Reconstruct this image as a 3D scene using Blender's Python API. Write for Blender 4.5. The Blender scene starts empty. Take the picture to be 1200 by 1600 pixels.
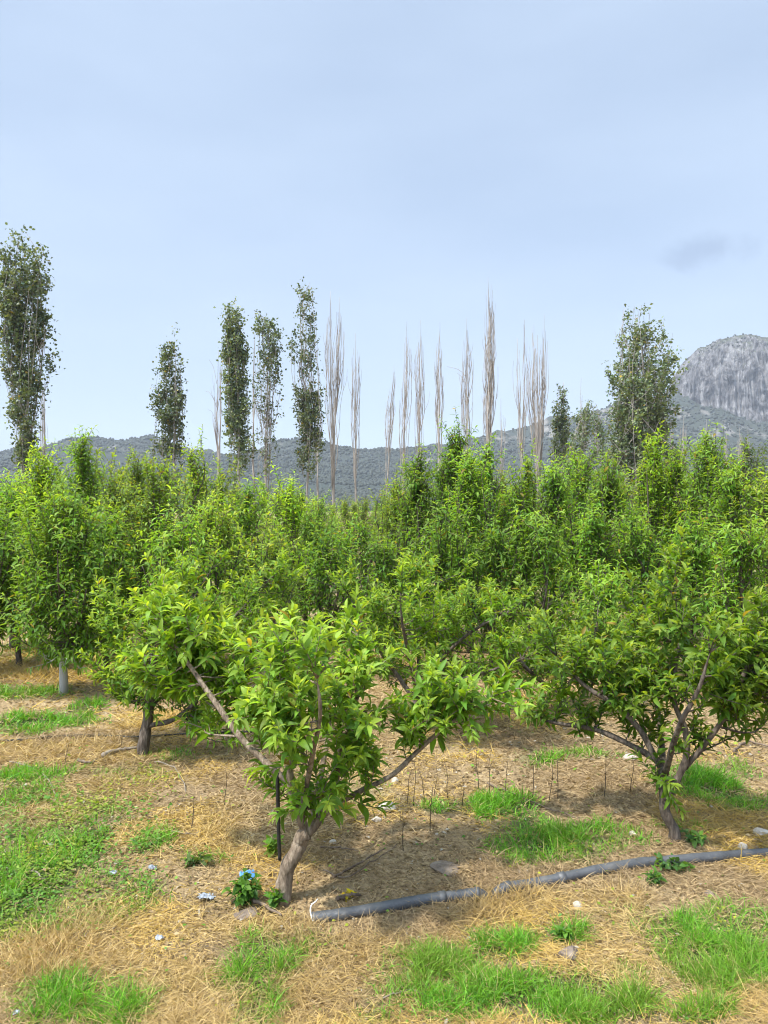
import bpy, math, random
import numpy as np
from mathutils import Vector

# ------------------------------------------------------------------ camera, sky, sun, exposure
S = bpy.context.scene
COL = S.collection
F = 1164.0          # focal length in pixels of the 1200 x 1600 photograph
CAMH = 1.7
HOR = 795.0         # row of the horizon
cam_d = bpy.data.cameras.new('camera')
cam = bpy.data.objects.new('camera', cam_d)
COL.objects.link(cam)
cam.location = (0, 0, CAMH)
cam.rotation_euler = (math.radians(90) - math.atan((800 - HOR) / F), 0, 0)
cam_d.sensor_fit = 'VERTICAL'
cam_d.sensor_height = 36.0
cam_d.sensor_width = 27.0
cam_d.lens = 36.0 * F / 1600.0
cam_d.clip_start = 0.05
cam_d.clip_end = 12000
S.camera = cam

SUN_EL, SUN_AZ = 60.0, 236.0     # azimuth clockwise from +Y (the view direction)
W = bpy.data.worlds.new('World')
S.world = W
W.use_nodes = True
wn, wl = W.node_tree.nodes, W.node_tree.links
wn.clear()
w_out = wn.new('ShaderNodeOutputWorld')
w_bg = wn.new('ShaderNodeBackground')
w_bg.inputs['Strength'].default_value = 0.1
w_sky = wn.new('ShaderNodeTexSky')
w_sky.sky_type = 'NISHITA'
w_sky.sun_disc = False
w_sky.sun_elevation = math.radians(SUN_EL)
w_sky.sun_rotation = math.radians(SUN_AZ)
w_sky.air_density = 1.0
w_sky.dust_density = 0.6
w_sky.ozone_density = 1.0
w_tc = wn.new('ShaderNodeTexCoord')
# thin veil of high cloud in soft oblique bands
w_map = wn.new('ShaderNodeMapping')
w_map.inputs['Rotation'].default_value = (0, math.radians(38), 0)
w_map.inputs['Scale'].default_value = (0.7, 1.0, 2.6)
w_noi = wn.new('ShaderNodeTexNoise')
w_noi.inputs['Scale'].default_value = 2.1
w_noi.inputs['Detail'].default_value = 5
w_noi.inputs['Roughness'].default_value = 0.45
w_ramp = wn.new('ShaderNodeMapRange')
w_ramp.inputs['From Min'].default_value = 0.3
w_ramp.inputs['From Max'].default_value = 0.7
w_ramp.inputs['To Min'].default_value = 0.6
w_ramp.inputs['To Max'].default_value = 0.97
w_mix = wn.new('ShaderNodeMix'); w_mix.data_type = 'RGBA'
w_mix.inputs[7].default_value = (3.3, 4.35, 6.3, 1)
wl.new(w_tc.outputs['Generated'], w_map.inputs['Vector'])
wl.new(w_map.outputs['Vector'], w_noi.inputs['Vector'])
wl.new(w_noi.outputs['Fac'], w_ramp.inputs['Value'])
wl.new(w_ramp.outputs['Result'], w_mix.inputs[0])
wl.new(w_sky.outputs['Color'], w_mix.inputs[6])
# one small grey cloud low over the mountain side
cd = Vector(((1105 - 600) / F, 1.0, (HOR - 390) / F)).normalized()
w_sub = wn.new('ShaderNodeVectorMath'); w_sub.operation = 'SUBTRACT'
w_sub.inputs[1].default_value = cd
w_sc = wn.new('ShaderNodeVectorMath'); w_sc.operation = 'MULTIPLY'
w_sc.inputs[1].default_value = (17.5, 9.0, 42.0)
w_cn = wn.new('ShaderNodeTexNoise')
w_cn.inputs['Scale'].default_value = 26
w_cn.inputs['Detail'].default_value = 5
w_len = wn.new('ShaderNodeVectorMath'); w_len.operation = 'LENGTH'
w_add = wn.new('ShaderNodeMath'); w_add.operation = 'MULTIPLY_ADD'
w_add.inputs[1].default_value = 1.9
w_cr = wn.new('ShaderNodeMapRange')
w_cr.interpolation_type = 'SMOOTHSTEP'
w_cr.inputs['From Min'].default_value = 1.15
w_cr.inputs['From Max'].default_value = 2.0
w_cr.inputs['To Min'].default_value = 0.62
w_cr.inputs['To Max'].default_value = 0.0
w_mix2 = wn.new('ShaderNodeMix'); w_mix2.data_type = 'RGBA'
# veil brightened round the sun, behind the camera: a glow added as soft fill
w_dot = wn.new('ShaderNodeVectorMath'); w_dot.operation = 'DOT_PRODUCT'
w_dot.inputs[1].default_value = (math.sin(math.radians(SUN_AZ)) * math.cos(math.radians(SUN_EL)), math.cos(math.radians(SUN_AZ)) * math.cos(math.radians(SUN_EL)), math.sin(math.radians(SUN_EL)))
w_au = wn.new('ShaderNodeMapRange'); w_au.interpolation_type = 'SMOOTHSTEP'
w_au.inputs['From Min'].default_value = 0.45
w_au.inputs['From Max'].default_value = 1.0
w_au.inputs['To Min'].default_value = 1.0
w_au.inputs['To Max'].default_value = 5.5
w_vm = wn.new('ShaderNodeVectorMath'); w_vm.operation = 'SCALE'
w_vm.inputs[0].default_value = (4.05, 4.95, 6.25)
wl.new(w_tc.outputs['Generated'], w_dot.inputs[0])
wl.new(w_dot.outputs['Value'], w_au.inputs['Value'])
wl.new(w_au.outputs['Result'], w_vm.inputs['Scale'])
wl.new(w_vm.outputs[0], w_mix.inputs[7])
w_mix2.inputs[7].default_value = (2.3, 3.0, 4.3, 1)
wl.new(w_tc.outputs['Generated'], w_sub.inputs[0])
wl.new(w_sub.outputs[0], w_sc.inputs[0])
wl.new(w_sc.outputs[0], w_len.inputs[0])
wl.new(w_tc.outputs['Generated'], w_cn.inputs['Vector'])
wl.new(w_cn.outputs['Fac'], w_add.inputs[0])
wl.new(w_len.outputs['Value'], w_add.inputs[2])
wl.new(w_add.outputs[0], w_cr.inputs['Value'])
wl.new(w_cr.outputs['Result'], w_mix2.inputs[0])
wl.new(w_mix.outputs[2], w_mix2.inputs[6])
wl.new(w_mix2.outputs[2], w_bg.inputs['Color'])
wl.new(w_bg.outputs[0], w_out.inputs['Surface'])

sun_d = bpy.data.lights.new('sun', 'SUN')
sun_d.energy = 4.3
sun_d.angle = math.radians(3.0)
sun_d.color = (1.0, 0.95, 0.86)
sun = bpy.data.objects.new('sun', sun_d)
COL.objects.link(sun)
_e, _a = math.radians(SUN_EL), math.radians(SUN_AZ)
sdir = Vector((math.sin(_a) * math.cos(_e), math.cos(_a) * math.cos(_e), math.sin(_e)))
sun.rotation_euler = sdir.to_track_quat('Z', 'Y').to_euler()

S.view_settings.view_transform = 'Standard'
S.view_settings.look = 'None'
S.view_settings.gamma = 1.0
S.view_settings.use_curve_mapping = False
S.view_settings.exposure = 0.75
S.cycles.pixel_filter_type = 'BLACKMAN_HARRIS'
S.cycles.filter_width = 1.1
S.cycles.max_bounces = 8
S.cycles.diffuse_bounces = 3
S.cycles.transmission_bounces = 4
S.cycles.volume_bounces = 0
S.cycles.use_denoising = True
S.cycles.denoiser = 'OPENIMAGEDENOISE'
S.cycles.denoising_input_passes = 'RGB_ALBEDO_NORMAL'
S.cycles.denoising_prefilter = 'ACCURATE'
S.cycles.sample_clamp_indirect = 6.0
S.cycles.volume_step_rate = 4.0


# ------------------------------------------------------------------ helpers
def P(px, py, d):
    """point seen at photograph pixel (px, py) at distance d along the view"""
    return np.array([(px - 600.0) / F * d, d, CAMH + (HOR - py) / F * d])


def G(px, py):
    """ground point at photograph pixel (px, py)"""
    d = CAMH * F / (py - HOR)
    return np.array([(px - 600.0) / F * d, d, 0.0])


def Gs(px, py, lift=0.0):
    """point on the uneven floor (plus lift) seen at photograph pixel (px, py)"""
    z = 0.0
    for _ in range(6):
        d = (CAMH - z) * F / (py - HOR)
        x = (px - 600.0) / F * d
        z = float(gz(x, d)) + lift
    return np.array([x, d, z])


def _hash(ix, iy, seed):
    h = (ix.astype(np.int64) * 374761393 + iy.astype(np.int64) * 668265263 + seed * 974711) & 0xffffffff
    h = ((h ^ (h >> 13)) * 1274126177) & 0xffffffff
    h = h ^ (h >> 16)
    return (h & 0xffff) / 65535.0


def vnoise(x, y, seed=0):
    x = np.asarray(x, float); y = np.asarray(y, float)
    ix, iy = np.floor(x), np.floor(y)
    fx, fy = x - ix, y - iy
    fx = fx * fx * (3 - 2 * fx); fy = fy * fy * (3 - 2 * fy)
    a = _hash(ix, iy, seed); b = _hash(ix + 1, iy, seed)
    c = _hash(ix, iy + 1, seed); d = _hash(ix + 1, iy + 1, seed)
    return (a * (1 - fx) + b * fx) * (1 - fy) + (c * (1 - fx) + d * fx) * fy


def fbm(x, y, seed=0, octaves=4, gain=0.5):
    s, amp, tot = 0.0, 1.0, 0.0
    for k in range(octaves):
        s = s + amp * vnoise(np.asarray(x) * 2 ** k, np.asarray(y) * 2 ** k, seed + 17 * k)
        tot += amp
        amp *= gain
    return s / tot


def gz(x, y):
    """height of the orchard floor"""
    x = np.asarray(x, float); y = np.asarray(y, float)
    r = np.sqrt(x * x + y * y)
    k = np.clip(1.3 - r / 60.0, 0.0, 1.0)
    return ((fbm(x * 0.7, y * 0.7, 3, 3) - 0.5) * 0.10 + (fbm(x * 5, y * 5, 8, 3) - 0.5) * 0.035) * k


def nrm(v):
    return v / np.maximum(np.linalg.norm(v, axis=-1, keepdims=True), 1e-9)


def mesh_from(name, verts, tris, quads=None, col=None, smooth=True):
    me = bpy.data.meshes.new(name)
    verts = np.ascontiguousarray(verts, dtype=np.float32)
    tris = np.zeros((0, 3), np.int32) if tris is None else np.asarray(tris, np.int32).reshape(-1, 3)
    quads = np.zeros((0, 4), np.int32) if quads is None else np.asarray(quads, np.int32).reshape(-1, 4)
    nt, nq = len(tris), len(quads)
    me.vertices.add(len(verts))
    me.vertices.foreach_set('co', verts.ravel())
    me.loops.add(nt * 3 + nq * 4)
    me.loops.foreach_set('vertex_index', np.concatenate([tris.ravel(), quads.ravel()]).astype(np.int32))
    me.polygons.add(nt + nq)
    me.polygons.foreach_set('loop_start', np.concatenate([np.arange(nt) * 3, nt * 3 + np.arange(nq) * 4]).astype(np.int32))
    if smooth:
        me.polygons.foreach_set('use_smooth', np.ones(nt + nq, bool))
    me.update(calc_edges=True)
    if col is not None:
        at = me.attributes.new('tint', 'FLOAT_COLOR', 'POINT')
        c4 = np.ones((len(verts), 4), np.float32)
        c4[:, :3] = col
        at.data.foreach_set('color', c4.ravel())
    return me


def leaf_template(segs, shape=0.75):
    """rows of a folded, pointed leaf: returns u, side(-1,0,1), halfwidth and triangles"""
    u, s, w, tri = [0.0], [0.0], [0.0], []
    rows = []
    for k in range(1, segs):
        t = k / segs
        hw = math.sin(math.pi * t ** shape) ** 0.85
        rows.append(len(u))
        for q in (-1, 0, 1):
            u.append(t); s.append(q); w.append(hw)
    tip = len(u)
    u.append(1.0); s.append(0.0); w.append(0.0)
    a = rows[0]
    tri += [(0, a + 1, a), (0, a + 2, a + 1)]
    for b in rows[1:]:
        for q in (0, 1):
            tri += [(a + q, a + q + 1, b + q + 1), (a + q, b + q + 1, b + q)]
        a = b
    tri += [(a, a + 1, tip), (a + 1, a + 2, tip)]
    return np.array(u), np.array(s), np.array(w), np.array(tri, np.int32)


def leaves_arrays(pos, axis, up, length, width, curl, fold, col, segs=3):
    """all leaves of a crown as one vertex / triangle / tint triple"""
    u, s, w, tri = leaf_template(segs)
    n = len(pos)
    X = nrm(axis)
    Y = nrm(np.cross(up, X))
    Z = np.cross(X, Y)
    c = np.clip(curl, 1e-3, None)[:, None]
    ax = np.sin(c * u[None]) / c * length[:, None]
    az = -(1 - np.cos(c * u[None])) / c * length[:, None]
    ay = (s * w)[None] * (width * 0.5)[:, None]
    az = az + np.abs(s * w)[None] * (width * 0.5 * fold)[:, None]
    V = pos[:, None] + ax[..., None] * X[:, None] + ay[..., None] * Y[:, None] + az[..., None] * Z[:, None]
    k = len(u)
    T = (tri[None] + (np.arange(n) * k)[:, None, None]).reshape(-1, 3)
    C = np.repeat(col, k, axis=0)
    return V.reshape(-1, 3), T, C


def tube_arrays(paths, sides=6, cap=True):
    """tapered tubes along polylines [(points, radii), ...]"""
    Vs, Qs, Ts, off = [], [], [], 0
    ang = np.linspace(0, 2 * math.pi, sides, endpoint=False)
    for pts, rad in paths:
        pts = np.asarray(pts, float)
        rad = np.asarray(rad, float)
        m = len(pts)
        t = nrm(np.gradient(pts, axis=0))
        ref = np.array([0.31, 0.87, 0.38])
        a = nrm(np.cross(t, ref))
        b = np.cross(t, a)
        ring = pts[:, None] + rad[:, None, None] * (np.cos(ang)[None, :, None] * a[:, None] + np.sin(ang)[None, :, None] * b[:, None])
        Vs.append(ring.reshape(-1, 3))
        i = np.arange(m - 1)[:, None] * sides
        j = np.arange(sides)[None]
        j2 = (j + 1) % sides
        Qs.append((np.stack([i + j, i + j2, i + sides + j2, i + sides + j], -1) + off).reshape(-1, 4))
        nv = m * sides
        if cap:
            Vs.append(np.array([pts[0], pts[-1]]))
            jj = np.arange(sides)
            k2 = (jj + 1) % sides
            Ts.append(np.stack([np.full(sides, nv), k2, jj], -1) + off)
            Ts.append(np.stack([np.full(sides, nv + 1), (m - 1) * sides + jj, (m - 1) * sides + k2], -1) + off)
            nv += 2
        off += nv
    V = np.concatenate(Vs)
    Q = np.concatenate(Qs)
    T = np.concatenate(Ts) if Ts else None
    return V, T, Q


def smooth_path(pts, n):
    """Catmull-Rom through the control points, n samples"""
    pts = np.asarray(pts, float)
    if len(pts) < 3:
        t = np.linspace(0, 1, n)[:, None]
        return pts[0] * (1 - t) + pts[-1] * t
    q = np.concatenate([[2 * pts[0] - pts[1]], pts, [2 * pts[-1] - pts[-2]]])
    tt = np.linspace(0, len(pts) - 1, n)
    k = np.minimum(tt.astype(int), len(pts) - 2)
    f = (tt - k)[:, None]
    p0, p1, p2, p3 = q[k], q[k + 1], q[k + 2], q[k + 3]
    return 0.5 * (2 * p1 + (p2 - p0) * f + (2 * p0 - 5 * p1 + 4 * p2 - p3) * f ** 2 + (3 * p1 - p0 - 3 * p2 + p3) * f ** 3)


def link(name, me, mat, parent=None, loc=None):
    o = bpy.data.objects.new(name, me)
    COL.objects.link(o)
    if mat is not None:
        me.materials.clear()
        me.materials.append(mat)
    if parent is not None:
        o.parent = parent
    if loc is not None:
        o.location = loc
    return o


def tag(o, label=None, cat=None, group=None, kind=None):
    if label: o['label'] = label
    if cat: o['category'] = cat
    if group: o['group'] = group
    if kind: o['kind'] = kind
    return o


def thing(name, label, cat, loc, group=None, rz=0.0):
    o = bpy.data.objects.new(name, None)
    o.empty_display_size = 0.2
    COL.objects.link(o)
    o.location = loc
    o.rotation_euler = (0, 0, rz)
    return tag(o, label, cat, group)


# ------------------------------------------------------------------ materials
def new_mat(name):
    m = bpy.data.materials.new(name)
    m.use_nodes = True
    nt = m.node_tree
    return m, nt.nodes, nt.links, nt.nodes['Principled BSDF']


def leaf_mat(name, trans=0.35, rough=0.42, spec=0.35):
    m, n, l, p = new_mat(name)
    at = n.new('ShaderNodeAttribute'); at.attribute_name = 'tint'
    oi = n.new('ShaderNodeObjectInfo')
    hs = n.new('ShaderNodeHueSaturation')
    mr = n.new('ShaderNodeMapRange')
    mr.inputs['To Min'].default_value = 0.8; mr.inputs['To Max'].default_value = 1.2
    l.new(oi.outputs['Random'], mr.inputs['Value'])
    l.new(mr.outputs['Result'], hs.inputs['Value'])
    l.new(at.outputs['Color'], hs.inputs['Color'])
    l.new(hs.outputs['Color'], p.inputs['Base Color'])
    p.inputs['Roughness'].default_value = rough
    p.inputs['Specular IOR Level'].default_value = spec
    tr = n.new('ShaderNodeBsdfTranslucent')
    mm = n.new('ShaderNodeMix'); mm.data_type = 'RGBA'; mm.blend_type = 'MULTIPLY'
    mm.inputs[0].default_value = 1.0
    mm.inputs[7].default_value = (2.1, 1.9, 0.6, 1)
    l.new(hs.outputs['Color'], mm.inputs[6])
    l.new(mm.outputs[2], tr.inputs['Color'])
    ms = n.new('ShaderNodeMixShader')
    ms.inputs[0].default_value = trans
    l.new(p.outputs[0], ms.inputs[1])
    l.new(tr.outputs[0], ms.inputs[2])
    l.new(ms.outputs[0], n['Material Output'].inputs['Surface'])
    return m


def noisy_mat(name, cols, scale=8.0, stretch=(1, 1, 1), detail=6, rough=0.85, bump=0.3, bscale=None, spec=0.25, coords='Object', bdist=0.02):
    m, n, l, p = new_mat(name)
    tc = n.new('ShaderNodeTexCoord')
    mp = n.new('ShaderNodeMapping'); mp.inputs['Scale'].default_value = stretch
    l.new(tc.outputs[coords], mp.inputs['Vector'])
    no = n.new('ShaderNodeTexNoise')
    no.inputs['Scale'].default_value = scale; no.inputs['Detail'].default_value = detail
    no.inputs['Roughness'].default_value = 0.65
    l.new(mp.outputs[0], no.inputs['Vector'])
    cr = n.new('ShaderNodeValToRGB')
    el = cr.color_ramp.elements
    el[0].position = 0.3; el[0].color = (*cols[0], 1)
    el[1].position = 0.7; el[1].color = (*cols[-1], 1)
    for k, c in enumerate(cols[1:-1]):
        e = el.new(0.3 + 0.4 * (k + 1) / (len(cols) - 1)); e.color = (*c, 1)
    l.new(no.outputs['Fac'], cr.inputs['Fac'])
    l.new(cr.outputs['Color'], p.inputs['Base Color'])
    p.inputs['Roughness'].default_value = rough
    p.inputs['Specular IOR Level'].default_value = spec
    if bump:
        n2 = n.new('ShaderNodeTexNoise')
        n2.inputs['Scale'].default_value = bscale or scale * 3; n2.inputs['Detail'].default_value = 5
        l.new(mp.outputs[0], n2.inputs['Vector'])
        bp = n.new('ShaderNodeBump'); bp.inputs['Strength'].default_value = bump
        bp.inputs['Distance'].default_value = bdist
        l.new(n2.outputs['Fac'], bp.inputs['Height'])
        l.new(bp.outputs[0], p.inputs['Normal'])
    return m


M_LEAF = leaf_mat('orchard_leaf', 0.45, 0.5, 0.22)
M_POPLEAF = leaf_mat('poplar_leaf', 0.3, 0.45, 0.4)
M_GRASS = leaf_mat('grass_blade', 0.3, 0.5, 0.3)
M_STRAW = leaf_mat('straw_blade', 0.12, 0.7, 0.2)
M_BARK = noisy_mat('orchard_bark', [(0.045, 0.032, 0.022), (0.20, 0.15, 0.105), (0.33, 0.27, 0.20)], 46, (1, 1, 0.3), bump=1.0, bscale=70, bdist=.012)
M_BARK_D = noisy_mat('dark_bark', [(0.03, 0.022, 0.017), (0.10, 0.078, 0.06), (0.19, 0.155, 0.125)], 46, (1, 1, 0.28), bump=1.0, bscale=70, bdist=.012)
M_BARK_L = noisy_mat('limewashed_bark', [(0.03, 0.022, 0.017), (0.10, 0.078, 0.06), (0.19, 0.155, 0.125)], 46, (1, 1, 0.28), bump=1.0, bscale=70, bdist=.012)
_n, _l = M_BARK_L.node_tree.nodes, M_BARK_L.node_tree.links
_p = _n['Principled BSDF']
_tc = _n.new('ShaderNodeTexCoord'); _sx = _n.new('ShaderNodeSeparateXYZ'); _no = _n.new('ShaderNodeTexNoise'); _no.inputs['Scale'].default_value = 14
_ma = _n.new('ShaderNodeMath'); _ma.operation = 'MULTIPLY_ADD'; _ma.inputs[1].default_value = 0.25
_mr = _n.new('ShaderNodeMapRange'); _mr.inputs['From Min'].default_value = 0.58; _mr.inputs['From Max'].default_value = 0.50
_mx = _n.new('ShaderNodeMix'); _mx.data_type = 'RGBA'; _mx.inputs[7].default_value = (0.42, 0.40, 0.37, 1)
_l.new(_tc.outputs['Object'], _sx.inputs[0]); _l.new(_tc.outputs['Object'], _no.inputs['Vector'])
_l.new(_no.outputs['Fac'], _ma.inputs[0]); _l.new(_sx.outputs['Z'], _ma.inputs[2]); _l.new(_ma.outputs[0], _mr.inputs['Value'])
_old = _p.inputs['Base Color'].links[0].from_socket
_l.new(_mr.outputs['Result'], _mx.inputs[0]); _l.new(_old, _mx.inputs[6]); _l.new(_mx.outputs[2], _p.inputs['Base Color'])
M_POPBARK = noisy_mat('poplar_bark', [(0.16, 0.135, 0.115), (0.30, 0.265, 0.235), (0.42, 0.39, 0.35)], 1.6, (1, 1, 0.3), bump=0.3)
M_BARE = noisy_mat('bare_branch', [(0.14, 0.115, 0.098), (0.31, 0.27, 0.235), (0.50, 0.46, 0.42)], 1.5, (1, 1, 0.25), bump=0.0)
M_PIPE = noisy_mat('pipe_plastic', [(0.045, 0.046, 0.049), (0.075, 0.077, 0.081), (0.16, 0.145, 0.125)], 6, (1, 1, 1), rough=0.45, bump=0.25, bscale=60, spec=0.45)
M_BLACK = noisy_mat('black_hose', [(0.012, 0.012, 0.012), (0.03, 0.028, 0.025)], 20, rough=0.5, bump=0.0)
M_TWIG = noisy_mat('dead_twig', [(0.06, 0.042, 0.03), (0.14, 0.10, 0.07), (0.22, 0.17, 0.12)], 25, rough=0.9, bump=0.3)
M_STALK = noisy_mat('dry_stalk', [(0.04, 0.028, 0.02), (0.10, 0.07, 0.045)], 25, rough=0.9, bump=0.0)
M_PALETWIG = noisy_mat('pale_twig', [(0.16, 0.125, 0.09), (0.28, 0.235, 0.18)], 25, rough=0.9, bump=0.3)
M_STONE_W = noisy_mat('pale_stone', [(0.28, 0.23, 0.17), (0.42, 0.37, 0.30), (0.56, 0.51, 0.44)], 22, bump=0.6, bscale=60)
M_STONE_G = noisy_mat('grey_stone', [(0.10, 0.074, 0.056), (0.17, 0.13, 0.10), (0.26, 0.21, 0.165)], 16, bump=0.7, bscale=50)
M_BLUE = noisy_mat('blue_plastic', [(0.06, 0.19, 0.42), (0.12, 0.30, 0.58)], 30, rough=0.35, bump=0.2)
M_CLEAR = noisy_mat('milky_plastic', [(0.16, 0.18, 0.21), (0.38, 0.42, 0.47)], 40, rough=0.3, bump=0.4, spec=0.5)
M_WHITE = noisy_mat('white_cable', [(0.6, 0.58, 0.52), (0.78, 0.77, 0.73)], 20, rough=0.5, bump=0.0)

# orchard floor: soil, matted straw, greenish places where the grass grows
M_SOIL, n, l, p = new_mat('orchard_soil')
tc = n.new('ShaderNodeTexCoord')
n1 = n.new('ShaderNodeTexNoise'); n1.inputs['Scale'].default_value = 1.1; n1.inputs['Detail'].default_value = 8; n1.inputs['Roughness'].default_value = 0.7
n2 = n.new('ShaderNodeTexNoise'); n2.inputs['Scale'].default_value = 55; n2.inputs['Detail'].default_value = 6; n2.inputs['Roughness'].default_value = 0.75
n3 = n.new('ShaderNodeTexNoise'); n3.inputs['Scale'].default_value = 6; n3.inputs['Detail'].default_value = 6
for q in (n1, n2, n3): l.new(tc.outputs['Object'], q.inputs['Vector'])
r1 = n.new('ShaderNodeValToRGB')
r1.color_ramp.elements[0].position = 0.35; r1.color_ramp.elements[0].color = (0.20, 0.14, 0.075, 1)
r1.color_ramp.elements[1].position = 0.66; r1.color_ramp.elements[1].color = (0.44, 0.33, 0.19, 1)
e = r1.color_ramp.elements.new(0.5); e.color = (0.31, 0.22, 0.12, 1)
l.new(n1.outputs['Fac'], r1.inputs['Fac'])
r2 = n.new('ShaderNodeMapRange')
r2.inputs['From Min'].default_value = 0.3; r2.inputs['From Max'].default_value = 0.7
r2.inputs['To Min'].default_value = 0.45; r2.inputs['To Max'].default_value = 1.5
l.new(n2.outputs['Fac'], r2.inputs['Value'])
mx = n.new('ShaderNodeMix'); mx.data_type = 'RGBA'; mx.blend_type = 'MULTIPLY'; mx.inputs[0].default_value = 1
l.new(r1.outputs['Color'], mx.inputs[6]); l.new(r2.outputs['Result'], mx.inputs[7])
ga = n.new('ShaderNodeAttribute'); ga.attribute_name = 'tint'
mg = n.new('ShaderNodeMix'); mg.data_type = 'RGBA'
mg.inputs[7].default_value = (0.055, 0.085, 0.022, 1)
l.new(ga.outputs['Fac'], mg.inputs[0])
l.new(mx.outputs[2], mg.inputs[6])
l.new(mg.outputs[2], p.inputs['Base Color'])
p.inputs['Roughness'].default_value = 0.95
p.inputs['Specular IOR Level'].default_value = 0.1
bp = n.new('ShaderNodeBump'); bp.inputs['Strength'].default_value = 0.9; bp.inputs['Distance'].default_value = 0.02
l.new(n2.outputs['Fac'], bp.inputs['Height'])
l.new(bp.outputs[0], p.inputs['Normal'])

# hillside: dark scrub with pale limestone showing through
M_HILL, n, l, p = new_mat('hillside')
tc = n.new('ShaderNodeTexCoord')
geo = n.new('ShaderNodeNewGeometry')
ha = n.new('ShaderNodeTexNoise'); ha.inputs['Scale'].default_value = 0.018; ha.inputs['Detail'].default_value = 9; ha.inputs['Roughness'].default_value = 0.72
hb = n.new('ShaderNodeTexNoise'); hb.inputs['Scale'].default_value = 0.09; hb.inputs['Detail'].default_value = 7; hb.inputs['Roughness'].default_value = 0.7
for q in (ha, hb): l.new(tc.outputs['Object'], q.inputs['Vector'])
hr = n.new('ShaderNodeValToRGB')
el = hr.color_ramp.elements
el[0].position = 0.36; el[0].color = (0.028, 0.036, 0.026, 1)
el[1].position = 0.74; el[1].color = (0.24, 0.23, 0.21, 1)
e = el.new(0.57); e.color = (0.045, 0.05, 0.04, 1)
e = el.new(0.62); e.color = (0.13, 0.12, 0.105, 1)
sx = n.new('ShaderNodeSeparateXYZ'); l.new(geo.outputs['Normal'], sx.inputs[0])
sl = n.new('ShaderNodeMapRange')
sl.inputs['From Min'].default_value = 0.55; sl.inputs['From Max'].default_value = 0.97
sl.inputs['To Min'].default_value = 0.16; sl.inputs['To Max'].default_value = -0.05
l.new(sx.outputs['Z'], sl.inputs['Value'])
hm = n.new('ShaderNodeMix'); hm.data_type = 'FLOAT'; hm.inputs[0].default_value = 0.45
l.new(ha.outputs['Fac'], hm.inputs[2]); l.new(hb.outputs['Fac'], hm.inputs[3])
hadd = n.new('ShaderNodeMath'); hadd.operation = 'ADD'
l.new(hm.outputs[0], hadd.inputs[0]); l.new(sl.outputs['Result'], hadd.inputs[1])
hz_ = n.new('ShaderNodeSeparateXYZ'); l.new(tc.outputs['Object'], hz_.inputs[0])
hzm = n.new('ShaderNodeMapRange'); hzm.inputs['From Min'].default_value = 45; hzm.inputs['From Max'].default_value = 85; hzm.inputs['To Max'].default_value = 0.025
l.new(hz_.outputs['Z'], hzm.inputs['Value'])
had2 = n.new('ShaderNodeMath'); had2.operation = 'ADD'
l.new(hadd.outputs[0], had2.inputs[0]); l.new(hzm.outputs['Result'], had2.inputs[1])
l.new(had2.outputs[0], hr.inputs['Fac'])
l.new(hr.outputs['Color'], p.inputs['Base Color'])
p.inputs['Roughness'].default_value = 0.95
p.inputs['Specular IOR Level'].default_value = 0.1

M_ROCK, n, l, p = new_mat('limestone_cliff')
tc = n.new('ShaderNodeTexCoord')
mp = n.new('ShaderNodeMapping'); mp.inputs['Scale'].default_value = (1, 1, 0.2)
l.new(tc.outputs['Object'], mp.inputs['Vector'])
ra = n.new('ShaderNodeTexNoise'); ra.inputs['Scale'].default_value = 0.16; ra.inputs['Detail'].default_value = 8; ra.inputs['Roughness'].default_value = 0.7
l.new(mp.outputs[0], ra.inputs['Vector'])
rr = n.new('ShaderNodeValToRGB')
el = rr.color_ramp.elements
el[0].position = 0.38; el[0].color = (0.018, 0.017, 0.017, 1)
el[1].position = 0.64; el[1].color = (0.25, 0.24, 0.235, 1)
e = el.new(0.48); e.color = (0.105, 0.098, 0.096, 1)
l.new(ra.outputs['Fac'], rr.inputs['Fac'])
geo = n.new('ShaderNodeNewGeometry')
sx = n.new('ShaderNodeSeparateXYZ'); l.new(geo.outputs['Normal'], sx.inputs[0])
rb = n.new('ShaderNodeTexNoise'); rb.inputs['Scale'].default_value = 0.12; rb.inputs['Detail'].default_value = 6
l.new(tc.outputs['Object'], rb.inputs['Vector'])
rs = n.new('ShaderNodeMath'); rs.operation = 'MULTIPLY_ADD'; rs.inputs[1].default_value = 0.9
l.new(rb.outputs['Fac'], rs.inputs[0]); l.new(sx.outputs['Z'], rs.inputs[2])
rm = n.new('ShaderNodeMapRange'); rm.inputs['From Min'].default_value = 1.12; rm.inputs['From Max'].default_value = 1.32
l.new(rs.outputs[0], rm.inputs['Value'])
rx = n.new('ShaderNodeMix'); rx.data_type = 'RGBA'; rx.inputs[7].default_value = (0.075, 0.08, 0.05, 1)
l.new(rm.outputs['Result'], rx.inputs[0]); l.new(rr.outputs['Color'], rx.inputs[6])
l.new(rx.outputs[2], p.inputs['Base Color'])
p.inputs['Roughness'].default_value = 0.95
p.inputs['Specular IOR Level'].default_value = 0.1
bp = n.new('ShaderNodeBump'); bp.inputs['Strength'].default_value = 1.0; bp.inputs['Distance'].default_value = 4.0
l.new(ra.outputs['Fac'], bp.inputs['Height']); l.new(bp.outputs[0], p.inputs['Normal'])

M_SCRUB = noisy_mat('scrub_leaf', [(0.026, 0.031, 0.024), (0.055, 0.062, 0.044)], 0.3, bump=0.0, coords='Object')

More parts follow.
